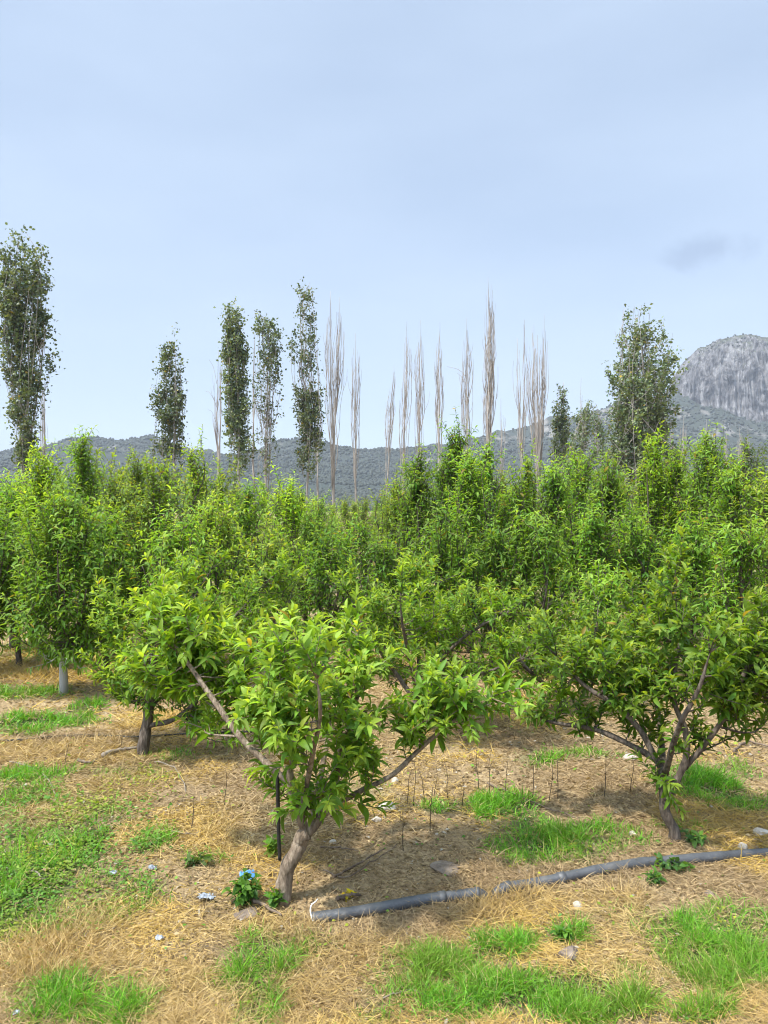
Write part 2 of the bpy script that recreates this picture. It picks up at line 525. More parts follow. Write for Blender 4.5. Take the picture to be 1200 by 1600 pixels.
# ------------------------------------------------------------------ green places on the floor (pixels of the photograph -> metres)
GREEN = [  # px, py, rx, ry, strength
    (45, 1375, 85, 95, 1.0), (95, 1300, 90, 60, .45), (160, 1400, 90, 45, .5), (30, 1250, 60, 40, .5),
    (60, 1128, 90, 13, 1.0), (35, 1083, 60, 8, .9), (50, 1218, 50, 16, .9), (130, 1102, 25, 8, .7), (-60, 1135, 60, 14, .9),
    (230, 1318, 26, 22, .8), (120, 1560, 110, 36, .7), (190, 1585, 60, 26, .9),
    (400, 1510, 46, 40, 1.0), (410, 1560, 36, 36, .9), (590, 1592, 30, 18, .8),
    (700, 1505, 70, 28, 1.0), (790, 1472, 60, 22, 1.0), (880, 1462, 34, 18, .9), (780, 1550, 140, 38, 1.0), (900, 1588, 90, 18, 1.0),
    (990, 1578, 42, 22, .9), (1110, 1495, 85, 55, 1.0), (1190, 1480, 60, 50, .9), (1000, 1525, 40, 18, .4), (1100, 1590, 60, 14, .6),
    (785, 1268, 62, 22, 1.0), (860, 1322, 90, 34, 1.0), (695, 1270, 34, 9, .8), (950, 1320, 50, 16, .5),
    (845, 1188, 34, 13, .9), (925, 1182, 40, 8, .6), (1108, 1240, 46, 28, 1.0), (1150, 1205, 40, 16, .5), (1190, 1250, 40, 18, .3),
    (640, 1115, 60, 10, .5), (260, 1180, 60, 10, .3), (200, 1215, 60, 14, .25), (1070, 1300, 40, 10, .3), (330, 1340, 40, 12, .25),
    (480, 1472, 40, 14, .35), (980, 1430, 50, 10, .25), (560, 1250, 60, 14, .25),
]
_ge = []
for gx_, gy_, rx_, ry_, st_ in GREEN:
    c_ = G(gx_, gy_); d0_ = G(gx_, gy_ + ry_)[1]; d1_ = G(gx_, gy_ - ry_)[1]
    _ge.append((c_[0], 0.5 * (d0_ + d1_), rx_ * c_[1] / F, 0.5 * (d1_ - d0_), st_))


def green_at(x, y):
    x = np.asarray(x, float); y = np.asarray(y, float)
    m = np.zeros_like(x)
    wob = (fbm(x * 6, y * 6, 41, 3) - 0.5) * 1.3
    for cx_, cy_, rx_, ry_, st_ in _ge:
        q = np.sqrt(((x - cx_) / rx_) ** 2 + ((y - cy_) / ry_) ** 2) + wob
        m = np.maximum(m, st_ * np.clip((1.42 - q) / 0.8, 0, 1))
    far = np.clip((y - 7.5) / 3.0, 0, 1) * np.clip((fbm(x * 1.2, y * 1.2, 77, 3) - 0.48) * 6, 0, 1) * 0.8
    return np.maximum(m, far)


# ------------------------------------------------------------------ ground sheet
def axis_steps(near, step, far, grow):
    v = [0.0]
    while v[-1] < far:
        v.append(v[-1] + (step if v[-1] < near else (v[-1] - near) * grow + step))
    return np.array(v)


xs = axis_steps(5.0, 0.05, 2200.0, 0.12)
xs = np.concatenate([-xs[:0:-1], xs])
yp = axis_steps(9.0, 0.05, 2300.0, 0.12)
yn = axis_steps(0.5, 0.3, 600.0, 0.3)
ys = np.concatenate([-yn[:0:-1], yp])
GX, GY = np.meshgrid(xs, ys)
GZ = gz(GX, GY)
nxg, nyg = len(xs), len(ys)
idx = np.arange(nxg * nyg).reshape(nyg, nxg)
quads = np.stack([idx[:-1, :-1], idx[:-1, 1:], idx[1:, 1:], idx[1:, :-1]], -1).reshape(-1, 4)
gm = green_at(GX, GY).ravel()
me = mesh_from('ground', np.stack([GX.ravel(), GY.ravel(), GZ.ravel()], -1), None, quads, np.repeat(gm[:, None], 3, 1))
tag(link('ground', me, M_SOIL), 'dry straw covered orchard floor with green patches', None, None, 'structure')

# ------------------------------------------------------------------ hills
HD = 1000.0   # distance of the crest
crest_px = np.array([-900, -500, -250, 0, 60, 110, 160, 230, 300, 340, 400, 440, 480, 520, 560, 620, 660, 700, 740, 780, 830, 870, 930, 980, 1040, 1100, 1200, 1350, 1600, 2000])
crest_py = np.array([740, 725, 715, 712, 704, 690, 686, 685, 704, 711, 700, 692, 690, 697, 703, 704, 702, 694, 686, 676, 668, 655, 640, 629, 613, 618, 618, 630, 660, 720])
hx = np.linspace(-1100, 1250, 520)
hy = np.linspace(330, 1500, 230)
HX, HY = np.meshgrid(hx, hy)
cz = CAMH + (HOR - np.interp(600 + F * HX / HD, crest_px, crest_py)) / F * HD
ramp = np.clip((HY - 380) / (HD - 380), 0, 1)
ramp = 0.55 * ramp ** 1.2 + 0.45 * ramp ** 3.2
back = np.clip((HY - HD) / 480, 0, 1)
HZ = cz * ramp * (1 - 0.75 * back ** 1.3)
amp = np.clip(ramp * 1.4, 0.0, 1)
ridg = 1 - np.abs(2 * fbm(HX * 0.011, HY * 0.011, 5, 5, 0.55) - 1)
HZ = HZ + amp * ((fbm(HX * 0.006, HY * 0.006, 9, 4) - 0.5) * 26 * (1 - ramp ** 2) + (ridg - 0.75) * 22 + (fbm(HX * 0.06, HY * 0.06, 2, 3) - 0.5) * 7)
HZ = HZ - 2.0 * (1 - ramp) - 8 * (HY >= hy[-1] - 8) - 0.0
HZ = np.where(ramp < 0.02, -0.8, HZ)
idx = np.arange(HX.size).reshape(HX.shape)
quads = np.stack([idx[:-1, :-1], idx[:-1, 1:], idx[1:, 1:], idx[1:, :-1]], -1).reshape(-1, 4)
me = mesh_from('hills', np.stack([HX.ravel(), HY.ravel(), HZ.ravel()], -1), None, quads)
tag(link('hills', me, M_HILL), 'scrubby grey limestone hills', None, None, 'structure')


def hill_z(x, y):
    fx = np.clip((x - hx[0]) / (hx[1] - hx[0]), 0, len(hx) - 1.001); fy = np.clip((y - hy[0]) / (hy[1] - hy[0]), 0, len(hy) - 1.001)
    i, j = fx.astype(int), fy.astype(int)
    a, b = fx - i, fy - j
    return (HZ[j, i] * (1 - a) + HZ[j, i + 1] * a) * (1 - b) + (HZ[j + 1, i] * (1 - a) + HZ[j + 1, i + 1] * a) * b


# the limestone dome
DX, DY = (1156 - 600) / F * 1010, 1010.0
na, nz = 720, 150
th = np.linspace(0, 2 * math.pi, na, endpoint=False)
zt = np.linspace(0, 1, nz) ** 0.85
TH, ZT = np.meshgrid(th, zt)
zlow, zbase, ztop = 70.0, 138.0, 234.0
zz = np.where(ZT < 0.3, zlow + (zbase - zlow) * ZT / 0.3, zbase + (ztop - zbase) * (ZT - 0.3) / 0.7)
tn = np.clip((zz - zbase) / (ztop - zbase), 0, 1)
rad = (1 - np.clip(tn, 0, 0.9995) ** 2.2) ** (1 / 2.0)
lowf = np.clip((zbase - zz) / (zbase - zlow), 0, 1)
ca, sa = np.cos(TH), np.sin(TH)
wx, wy = ca * 14, sa * 14
fl = 1 - np.abs(2 * fbm(wx + zz * 0.012, wy + 7, 21, 3) - 1)
fl2 = 1 - np.abs(2 * fbm(wx * 3.1 + zz * 0.02, wy * 3.1 - 3, 23, 3) - 1)
big = fbm(ca * 2.6 + 4 + zz * .004, sa * 2.6 + zz * 0.016, 27, 4) - 0.5
brk = np.floor(fbm(TH * 9, zz * 0.05, 37, 2) * 7) / 7 - .5
led = fbm(TH * 6 + 2, zz * 0.09, 31, 3) - 0.5
rr_ = rad * (1 + 0.10 * big + 0.13 * (fl - 0.8) + 0.09 * (fl2 - 0.8) + 0.09 * led + 0.10 * brk) + 0.30 * lowf
RX_, RY_ = 92.0, 86.0
Xd, Yd = DX + RX_ * rr_ * ca, DY + RY_ * rr_ * sa
Zd = zz + (fbm(Xd * 0.05, Yd * 0.05, 33, 4) - 0.5) * 12 * tn + (np.floor(fbm(Xd * .07, Yd * .07, 39, 2) * 5) / 5 - .5) * 6 * tn
verts = np.stack([Xd.ravel(), Yd.ravel(), Zd.ravel()], -1)
verts = np.concatenate([verts, [[DX, DY, Zd[-1].mean()]]])
idx = np.arange(na * nz).reshape(nz, na)
nx_ = np.roll(idx, -1, 1)
quads = np.stack([idx[:-1], nx_[:-1], nx_[1:], idx[1:]], -1).reshape(-1, 4)
tris = np.stack([idx[-1], nx_[-1], np.full(na, na * nz)], -1)
me = mesh_from('mountain', verts, tris, quads, smooth=False)
tag(link('mountain', me, M_ROCK), 'grey limestone dome with fluted cliff face', None, None, 'structure')

# scrub on the hillsides: uncountable dark bushes
rng = np.random.default_rng(5)


def blob_template():
    ph = (1 + 5 ** 0.5) / 2
    v = np.array([(-1, ph, 0), (1, ph, 0), (-1, -ph, 0), (1, -ph, 0), (0, -1, ph), (0, 1, ph), (0, -1, -ph), (0, 1, -ph), (ph, 0, -1), (ph, 0, 1), (-ph, 0, -1), (-ph, 0, 1)])
    v = v / np.linalg.norm(v[0])
    f = np.array([(0, 11, 5), (0, 5, 1), (0, 1, 7), (0, 7, 10), (0, 10, 11), (1, 5, 9), (5, 11, 4), (11, 10, 2), (10, 7, 6), (7, 1, 8), (3, 9, 4), (3, 4, 2), (3, 2, 6), (3, 6, 8), (3, 8, 9), (4, 9, 5), (2, 4, 11), (6, 2, 10), (8, 6, 7), (9, 8, 1)])
    return v, f


bv, bf = blob_template()
ns = 52000
sy = rng.uniform(430, 1060, ns); sxp = rng.uniform(-0.62, 0.75, ns) * sy
dens = fbm(sxp * 0.012, sy * 0.012, 61, 4)
keep = dens + rng.uniform(-0.2, 0.2, ns) - .10 * np.clip((hill_z(sxp, sy) - 50) / 40, 0, 1) * (sxp < 120) + .10 * (sxp > 250) > 0.47
sxp, sy = sxp[keep], sy[keep]
sz = hill_z(sxp, sy)
inside = ((sxp - DX) / (RX_ * 1.05)) ** 2 + ((sy - DY) / (RY_ * 1.05)) ** 2 < 1
sxp, sy, sz = sxp[~inside], sy[~inside], sz[~inside]
# a few on the dome's shoulder
ts = rng.uniform(0, 2 * math.pi, 240); kk = rng.integers(int(nz * .80), nz - 1, 240); ia = rng.integers(0, na, 240)
sxp = np.concatenate([sxp, Xd[kk, ia]]); sy = np.concatenate([sy, Yd[kk, ia]]); sz = np.concatenate([sz, Zd[kk, ia]])
rs_ = rng.uniform(0.8, 2.3, len(sxp)) * np.where(np.arange(len(sxp)) > len(sxp) - 241, 0.75, 1)
V = np.stack([sxp, sy, sz + rs_ * 0.5], -1)[:, None] + bv[None] * rs_[:, None, None] * rng.uniform(0.6, 1.3, (len(sxp), 12, 1))
T = (bf[None] + (np.arange(len(sxp)) * 12)[:, None, None]).reshape(-1, 3)
tag(link('hill_scrub', mesh_from('hill_scrub', V.reshape(-1, 3), T, smooth=False), M_SCRUB), 'dark scrub bushes dotted over the hillsides', None, None, 'stuff')


# ------------------------------------------------------------------ orchard trees
def leaf_colors(rng, n, base, young, fy, spread=0.18):
    """own colour of each leaf: mature to young by FY, with a little scatter"""
    b, y = np.array(base), np.array(young)
    fy = np.clip(np.asarray(fy), 0, 1)[:, None]
    c = b * (1 - fy) + y * fy
    k = 1 + rng.normal(0, spread, (n, 1))
    h = rng.normal(0, 0.08, (n, 1))
    c = c * np.clip(k, 0.5, 1.7) * np.concatenate([1 + h, np.ones((n, 1)), 1 - h], 1)
    sick = rng.random((n, 1)) < 0.012
    c = np.where(sick, np.array([0.30, 0.22, 0.04]) * rng.uniform(.5, 1.2, (n, 1)), c)
    return np.clip(c, 0.004, 0.6)


def leaves_on_paths(rng, paths, spacing, L, Wr, droop, spread_ang, start=0.2, tipdense=1.0, wind=(0, 0, 0)):
    """leaf attachment data along shoots: spiral phyllotaxis, longer in the middle, tips in rosettes"""
    Ps, As, Us, Ls, Fy = [], [], [], [], []
    for pts in paths:
        pts = np.asarray(pts)
        seg = np.linalg.norm(np.diff(pts, axis=0), axis=1)
        cum = np.concatenate([[0], np.cumsum(seg)])
        tot = cum[-1]
        n = max(4, int(tot * (1 - start) / spacing))
        s = start + (1 - start) * (np.linspace(0, 1, n) ** (1 / tipdense))
        s = np.clip(s + rng.normal(0, 0.01, n), 0, 1)
        q = np.stack([np.interp(s * tot, cum, pts[:, k]) for k in range(3)], -1)
        k = np.clip(np.searchsorted(cum, s * tot) - 1, 0, len(pts) - 2)
        t = nrm(np.diff(pts, axis=0))[k]
        ref = np.array([0.43, 0.31, 0.11])
        a = nrm(np.cross(t, ref)); b = np.cross(t, a)
        an = np.arange(n) * 2.39996 + rng.uniform(0, 6.28)
        radial = np.cos(an)[:, None] * a + np.sin(an)[:, None] * b
        sa = np.radians(spread_ang) * (1 - 0.45 * s ** 3)[:, None] * (1 + rng.normal(0, 0.2, (n, 1)))
        ax = t * np.cos(sa) + radial * np.sin(sa)
        ax = ax + np.array([0, 0, -1.0]) * (droop * (0.6 + 0.8 * rng.random((n, 1)))) + np.array(wind)
        ax = nrm(ax)
        up = np.array([0, 0, 1.0]) + 0.55 * t + rng.normal(0, 0.35, (n, 3))
        Ps.append(q); As.append(ax); Us.append(up)
        Ls.append(L * (0.62 + 0.38 * np.sin(math.pi * np.clip(s * 0.85 + 0.1, 0, 1))) * rng.uniform(0.5, 1.25, n))
        Fy.append(s ** 3)
    Pp = np.concatenate(Ps); Aa = np.concatenate(As); Uu = np.concatenate(Us); Ll = np.concatenate(Ls); Ff = np.concatenate(Fy)
    return Pp, Aa, Uu, Ll, Ll * Wr * rng.uniform(0.8, 1.2, len(Ll)), Ff


def crown_mesh(name, rng, paths, spacing, L, Wr, droop, ang, base, young, segs=3, start=0.2, tipdense=1.2, ybias=0.0, hmin=0.0, hmax=2.0, curl=(0.3, 1.1)):
    Pp, Aa, Uu, Ll, Ww, Ff = leaves_on_paths(rng, paths, spacing, L, Wr, droop, ang, start, tipdense)
    n = len(Pp)
    fy = Ff * 0.75 + ybias + 0.35 * np.clip((Pp[:, 2] - hmin) / max(hmax - hmin, 0.1), 0, 1) * rng.random(n)
    col = leaf_colors(rng, n, base, young, fy)
    V, T, C = leaves_arrays(Pp, Aa, Uu, Ll, Ww, rng.uniform(*curl, n) * np.where(rng.random(n) < .12, 1.9, 1), rng.uniform(0.15, 0.8, n), col, segs)
    return mesh_from(name, V, T, None, C)


def shoot_to(rng, start, end, n=7, sag=0.15, wob=0.03):
    """gently curved shoot that leaves sideways and turns upward"""
    start, end = np.asarray(start), np.asarray(end)
    Ln = np.linalg.norm(end - start)
    mid = 0.5 * (start + end) + np.array([0, 0, -sag * Ln]) + rng.normal(0, wob, 3) * Ln * 2
    return smooth_path([start, mid, end], n)


NEAR_BASE, NEAR_YOUNG = (0.085, 0.18, 0.016), (0.27, 0.36, 0.05)


def limb_tree(name, label, cat, base, limbs, clusters, seed, leafL, leafW, bark, d0, base_col=NEAR_BASE, young=NEAR_YOUNG, group=None, segs=4, shoot=(0.14, 0.3), spacing=0.0088, droop=-0.10, trunk_sides=10):
    """a vase shaped tree: limbs = [([(px,py,dd)...], [radius px...])], clusters = [(px,py,rx,ry,dd0,dd1,n)] in the photograph's
    pixels at distance d0 + dd, turned into metres here"""
    rng = np.random.default_rng(seed)
    b = G(*base)
    b[1] = d0; b[0] = (base[0] - 600) / F * d0
    b[2] = float(gz(b[0], b[1]))
    root = thing(name, label, cat, tuple(b), group)
    paths, nodes = [], []
    for pts, rads in limbs:
        w = np.array([P(x, y, d0 + dd) for x, y, dd in pts]) - b
        n = 5 * len(w)
        sp = smooth_path(w, n)
        r = np.interp(np.linspace(0, 1, n), np.linspace(0, 1, len(rads)), rads) / F * d0
        if w[0][2] > 0.15:
            r = r * np.clip((1 - np.linspace(0, 1, n)) * 4 + 0.25, 0, 1)
        sp = sp + (np.stack([fbm(np.arange(n) * .35, np.full(n, 3.3 * len(paths) + k), seed + k, 2) for k in range(3)], -1) - .5) * 0.7 * r[:, None]
        sp[0] = w[0]
        if w[0][2] < 0.15:
            sp[0][2] = -0.06; r[0] *= 1.12
        paths.append((sp, r * (1 + (fbm(np.arange(n) * .5, np.full(n, 1.7 * len(paths)), seed, 2) - .5) * .3)))
        k0 = n // 4 if w[0][2] < 0.15 else 2
        nodes.append(sp[k0:])
    ends = [(q[-1], nrm(q[-1] - q[-4])) for q in nodes[1:]]
    nodes = np.concatenate(nodes)
    thin, leafy = [], []
    for e_, dv in ends:                            # leafy shoots carry every limb on
        for _ in range(4):
            sp = shoot_to(rng, e_, e_ + nrm(dv + rng.normal(0, .45, 3) + np.array([0, 0, .4])) * rng.uniform(*shoot), 7, .05, .03)
            thin.append((sp, np.linspace(.004, .0012, 7)))
            leafy.append(sp)
    for px, py, rx, ry, e0, e1, cnt in clusters:
        for _ in range(cnt):
            while True:
                q = rng.uniform(-1, 1, 3)
                if q @ q < 1: break
            d = d0 + 0.5 * (e0 + e1) + 0.5 * (e1 - e0) * q[2]
            end = P(px + rx * q[0], py + ry * q[1], d) - b
            dist = np.linalg.norm(nodes - end, axis=1) + 0.9 * np.clip(nodes[:, 2] - end[2] + 0.08, 0, None)
            st = nodes[np.argmin(dist)]
            Ln = np.linalg.norm(end - st)
            pth = shoot_to(rng, st, end, 9, 0.12, 0.04)
            r0 = 0.0028 + 0.007 * min(Ln, 0.8)
            thin.append((pth, np.linspace(r0, 0.0015, 9)))
            k = max(0, int(9 - 9 * min(1, shoot[1] / max(Ln, 0.05))))
            leafy.append(pth[min(k, 5):])
            # side shoots
            for _s in range(rng.integers(1, 4)):
                a = pth[rng.integers(3, 8)]
                dirv = nrm(rng.normal(0, 0.55, 3) + np.array([0, 0, 0.75]) + 0.35 * nrm(end - st))
                ln = rng.uniform(*shoot) * 0.8
                sp = shoot_to(rng, a, a + dirv * ln, 6, 0.05, 0.03)
                thin.append((sp, np.linspace(0.0025, 0.0012, 6)))
                leafy.append(sp)
    V, T, Q = tube_arrays(paths, trunk_sides)
    link('trunk', mesh_from('trunk', V, T, Q), bark, root)
    V, T, Q = tube_arrays(thin, 5)
    link('twigs', mesh_from('twigs', V, T, Q), bark, root)
    zmax = max(p[-1][2] for p in leafy)
    me = crown_mesh('crown', rng, leafy, spacing, leafL, leafW, droop, 50, base_col, young, segs, 0.12, 1.35, 0.0, 0.25 * zmax, zmax, (0.35, 1.3))
    link('crown', me, M_LEAF, root)
    return root


# --- the two bushy trees in front and the low ones right behind them
limb_tree('plum_tree', 'broad low young tree with leaning trunk by the blue plastic scrap', 'fruit tree', (440, 1408),
    [([(436, 1412, 0), (450, 1360, 0), (466, 1325, 0), (479, 1300, 0)], [14, 12.5, 11.5, 11]),
     ([(479, 1302, 0), (463, 1262, -.02), (455, 1232, -.03), (452, 1190, -.06), (447, 1120, -.12), (436, 1050, -.2)], [8, 7, 6, 5, 3.5, 2]),
     ([(453, 1222, -.03), (425, 1200, 0), (378, 1155, .05), (335, 1095, .12), (292, 1035, .2), (250, 975, .3)], [5.5, 5.5, 5, 4.5, 3.5, 2]),
     ([(479, 1302, 0), (502, 1275, .03), (524, 1215, .05), (532, 1170, .05), (552, 1110, .15), (563, 1040, .3), (560, 995, .4)], [9.5, 8, 6.5, 5, 4, 3, 2]),
     ([(500, 1278, .03), (555, 1240, .1), (612, 1212, .2), (655, 1172, .28), (705, 1130, .3), (765, 1090, .3)], [5, 4.6, 4.2, 4, 3, 1.6]),
     ([(488, 1290, .02), (505, 1190, .3), (515, 1110, .45), (505, 1045, .55)], [6, 4.5, 3.5, 2]),
     ([(470, 1275, -.02), (485, 1195, -.22), (500, 1120, -.38), (495, 1060, -.42)], [5, 4, 3, 2])],
    [(300, 990, 80, 55, .15, .6, 20), (255, 1040, 45, 40, .2, .5, 8), (350, 1050, 60, 45, .2, .5, 9), (425, 1085, 70, 55, -.45, .2, 16),
     (440, 1035, 40, 20, -.4, .1, 6), (540, 1055, 65, 55, -.1, .5, 13), (460, 1140, 60, 45, -.45, .0, 11), (545, 1140, 45, 45, -.2, .3, 9), (560, 1205, 32, 35, -.1, .2, 5),
     (520, 1235, 26, 34, -.2, .1, 4), (395, 1205, 30, 30, .2, .4, 3), (365, 1110, 50, 40, .25, .5, 6), (700, 1105, 80, 38, .2, .5, 16), (650, 1140, 40, 40, .1, .4, 9), (480, 1250, 20, 18, -.1, .1, 2)],
    101, 0.080, 0.30, M_BARK, 3.24)

limb_tree('plum_tree', 'bushy young tree with dark forked trunk beside the grey pipe and white stone', 'fruit tree', (1053, 1325),
    [([(1056, 1330, 0), (1052, 1295, 0), (1040, 1265, 0), (1038, 1232, 0), (1036, 1195, 0)], [9.5, 8.5, 8, 7.5, 7]),
     ([(1040, 1250, -.01), (1060, 1215, -.03), (1073, 1180, -.04), (1071, 1140, -.05), (1052, 1085, 0), (1060, 1000, .05), (1053, 905, .08)], [6.5, 6, 5, 4.5, 4, 3, 1.5]),
     ([(1036, 1205, 0), (1000, 1140, .05), (960, 1100, .1), (915, 1072, .15), (870, 1025, .2)], [5, 4.5, 4.5, 3.5, 2]),
     ([(1036, 1192, .02), (985, 1165, .15), (930, 1140, .25), (860, 1128, .3), (805, 1108, .3)], [5, 4.5, 4, 3, 2]),
     ([(1070, 1200, 0), (1096, 1170, -.05), (1135, 1115, -.1), (1165, 1050, -.1), (1192, 985, -.05)], [5, 4.5, 4, 3.5, 2]),
     ([(1038, 1210, .02), (1030, 1120, .35), (1010, 1040, .5), (990, 970, .6)], [5, 4.5, 3.5, 2]),
     ([(1040, 1210, -.02), (1060, 1140, -.3), (1090, 1080, -.4), (1110, 1020, -.45)], [5, 4, 3, 2])],
    [(1050, 985, 55, 42, -.2, .4, 13), (1055, 915, 12, 24, 0, .12, 3), (985, 1015, 70, 42, -.1, .7, 16), (1120, 1025, 65, 45, -.4, .4, 16), (1175, 1015, 45, 45, -.3, .3, 11), (1170, 1090, 45, 60, -.3, .3, 14),
     (1080, 1075, 65, 50, -.4, .3, 15), (1005, 1070, 55, 50, -.2, .6, 13), (950, 1045, 50, 40, .1, .4, 7), (880, 1118, 70, 20, .2, .45, 11), (880, 1040, 40, 35, .1, .4, 7), (1095, 1150, 35, 25, -.3, .1, 4), (1000, 1130, 35, 22, .1, .3, 4),
     (1020, 1205, 10, 16, -.05, .05, 2), (1240, 1040, 50, 70, -.3, .3, 14)],
    102, 0.074, 0.30, M_BARK_D, 3.73)

limb_tree('plum_tree', 'low spreading young tree with bright tips between the two forked trunks', 'fruit tree', (655, 1150),
    [([(655, 1150, 0), (652, 1110, 0), (650, 1085, 0)], [8, 6.5, 5.5]),
     ([(650, 1095, 0), (610, 1040, .1), (570, 980, .15), (545, 930, .2)], [3.8, 3.2, 2.4, 1.4]),
     ([(650, 1090, 0), (690, 1030, -.1), (740, 985, -.2), (790, 960, -.2)], [3.8, 3.2, 2.4, 1.4]),
     ([(650, 1090, 0), (655, 1020, .2), (650, 950, .3), (640, 905, .35)], [3.8, 3.2, 2.4, 1.4]),
     ([(652, 1100, 0), (700, 1070, -.3), (760, 1050, -.4), (815, 1030, -.4)], [3.2, 2.6, 2.2, 1.3]),
     ([(652, 1090, 0), (640, 1030, -.4), (630, 980, -.6), (625, 940, -.7)], [3.2, 2.6, 2, 1.3])],
    [(560, 955, 55, 45, -.1, .6, 14), (640, 945, 75, 45, -.6, .7, 24), (720, 960, 75, 50, -.6, .5, 24), (785, 1000, 45, 45, -.6, .2, 12), (620, 1020, 80, 45, -.8, .5, 22), (710, 1035, 80, 35, -.7, .4, 18), (780, 1070, 50, 25, -.6, .2, 7), (735, 905, 40, 25, -.1, .5, 5), (650, 900, 35, 20, 0, .6, 5)],
    103, 0.076, 0.29, M_BARK_D, 5.6, segs=3, spacing=0.0105)

limb_tree('plum_tree', 'low dense young tree with thin dark stems over the shaded gap', 'fruit tree', (880, 1112),
    [([(880, 1112, 0), (878, 1080, 0)], [7, 6]),
     ([(878, 1085, 0), (850, 1040, 0), (830, 990, .1), (820, 950, .1)], [3.4, 3, 2.4, 1.4]),
     ([(878, 1085, 0), (910, 1040, -.1), (930, 990, -.1), (935, 945, 0)], [3.4, 3, 2.4, 1.4]),
     ([(878, 1085, 0), (880, 1030, .3), (880, 970, .4), (878, 935, .4)], [3.4, 3, 2.4, 1.4]),
     ([(878, 1090, 0), (840, 1060, -.3), (810, 1030, -.4), (795, 1000, -.4)], [3.4, 3, 2.4, 1.4])],
    [(830, 1000, 40, 40, -.4, .4, 14), (880, 985, 50, 45, -.4, .6, 18), (935, 985, 40, 45, -.4, .4, 14), (870, 1040, 60, 28, -.6, .3, 14), (800, 1025, 30, 30, -.6, .1, 7)],
    104, 0.075, 0.29, M_BARK_D, 6.2, segs=3, spacing=0.0105)

limb_tree('plum_tree', 'leafy young tree with slim dark trunk beside the buried drip line', 'fruit tree', (222, 1182),
    [([(222, 1185, 0), (226, 1150, 0), (234, 1105, 0), (240, 1060, 0), (243, 1010, .05)], [10, 9, 8, 8, 6]),
     ([(231, 1135, 0), (262, 1128, -.03), (290, 1112, -.05), (318, 1080, -.1), (345, 1020, -.1)], [4, 3.8, 3.4, 2.8, 1.5]),
     ([(238, 1080, 0), (205, 1040, .1), (180, 1000, .15), (165, 950, .2)], [3.4, 3, 2.4, 1.4]),
     ([(240, 1060, 0), (265, 1000, .2), (300, 940, .3), (330, 890, .35)], [3.4, 3, 2.4, 1.4]),
     ([(240, 1070, 0), (245, 1000, -.3), (250, 950, -.4), (250, 905, -.5)], [3.4, 3, 2.4, 1.4]),
     ([(240, 1075, 0), (310, 1010, .1), (370, 960, .2), (415, 910, .2)], [3.4, 3, 2.4, 1.4])],
    [(225, 1060, 60, 40, -.5, .4, 16), (180, 1030, 50, 45, -.3, .5, 14), (310, 1090, 60, 45, -.3, .3, 15), (345, 1140, 50, 35, -.3, .1, 8), (250, 970, 90, 55, -.6, .6, 28), (345, 960, 80, 55, -.3, .6, 24), (410, 925, 50, 40, -.1, .5, 12), (300, 900, 50, 30, -.3, .6, 9), (165, 1075, 30, 25, -.2, .2, 4), (180, 960, 40, 40, -.2, .5, 8)],
    105, 0.075, 0.29, M_BARK_D, 5.14, segs=3, spacing=0.0105)

PEACH, PEACH_Y = (0.10, 0.21, 0.022), (0.25, 0.36, 0.055)
CHERRY, CHERRY_Y = (0.12, 0.22, 0.028), (0.28, 0.34, 0.065)
DEEP, DEEP_Y = (0.078, 0.175, 0.020), (0.20, 0.31, 0.04)
LIME, LIME_Y = (0.14, 0.26, 0.022), (0.31, 0.41, 0.05)
OLIVE, OLIVE_Y = (0.05, 0.085, 0.03), (0.09, 0.13, 0.05)
KINDS = {'peach': (PEACH, PEACH_Y, 0.42, 0.098, 0.25), 'cherry': (CHERRY, CHERRY_Y, 0.12, 0.078, 0.34), 'deep': (DEEP, DEEP_Y, 0.4, 0.092, 0.27),
         'lime': (LIME, LIME_Y, 0.25, 0.09, 0.28), 'olive': (OLIVE, OLIVE_Y, 0.25, 0.10, 0.34)}


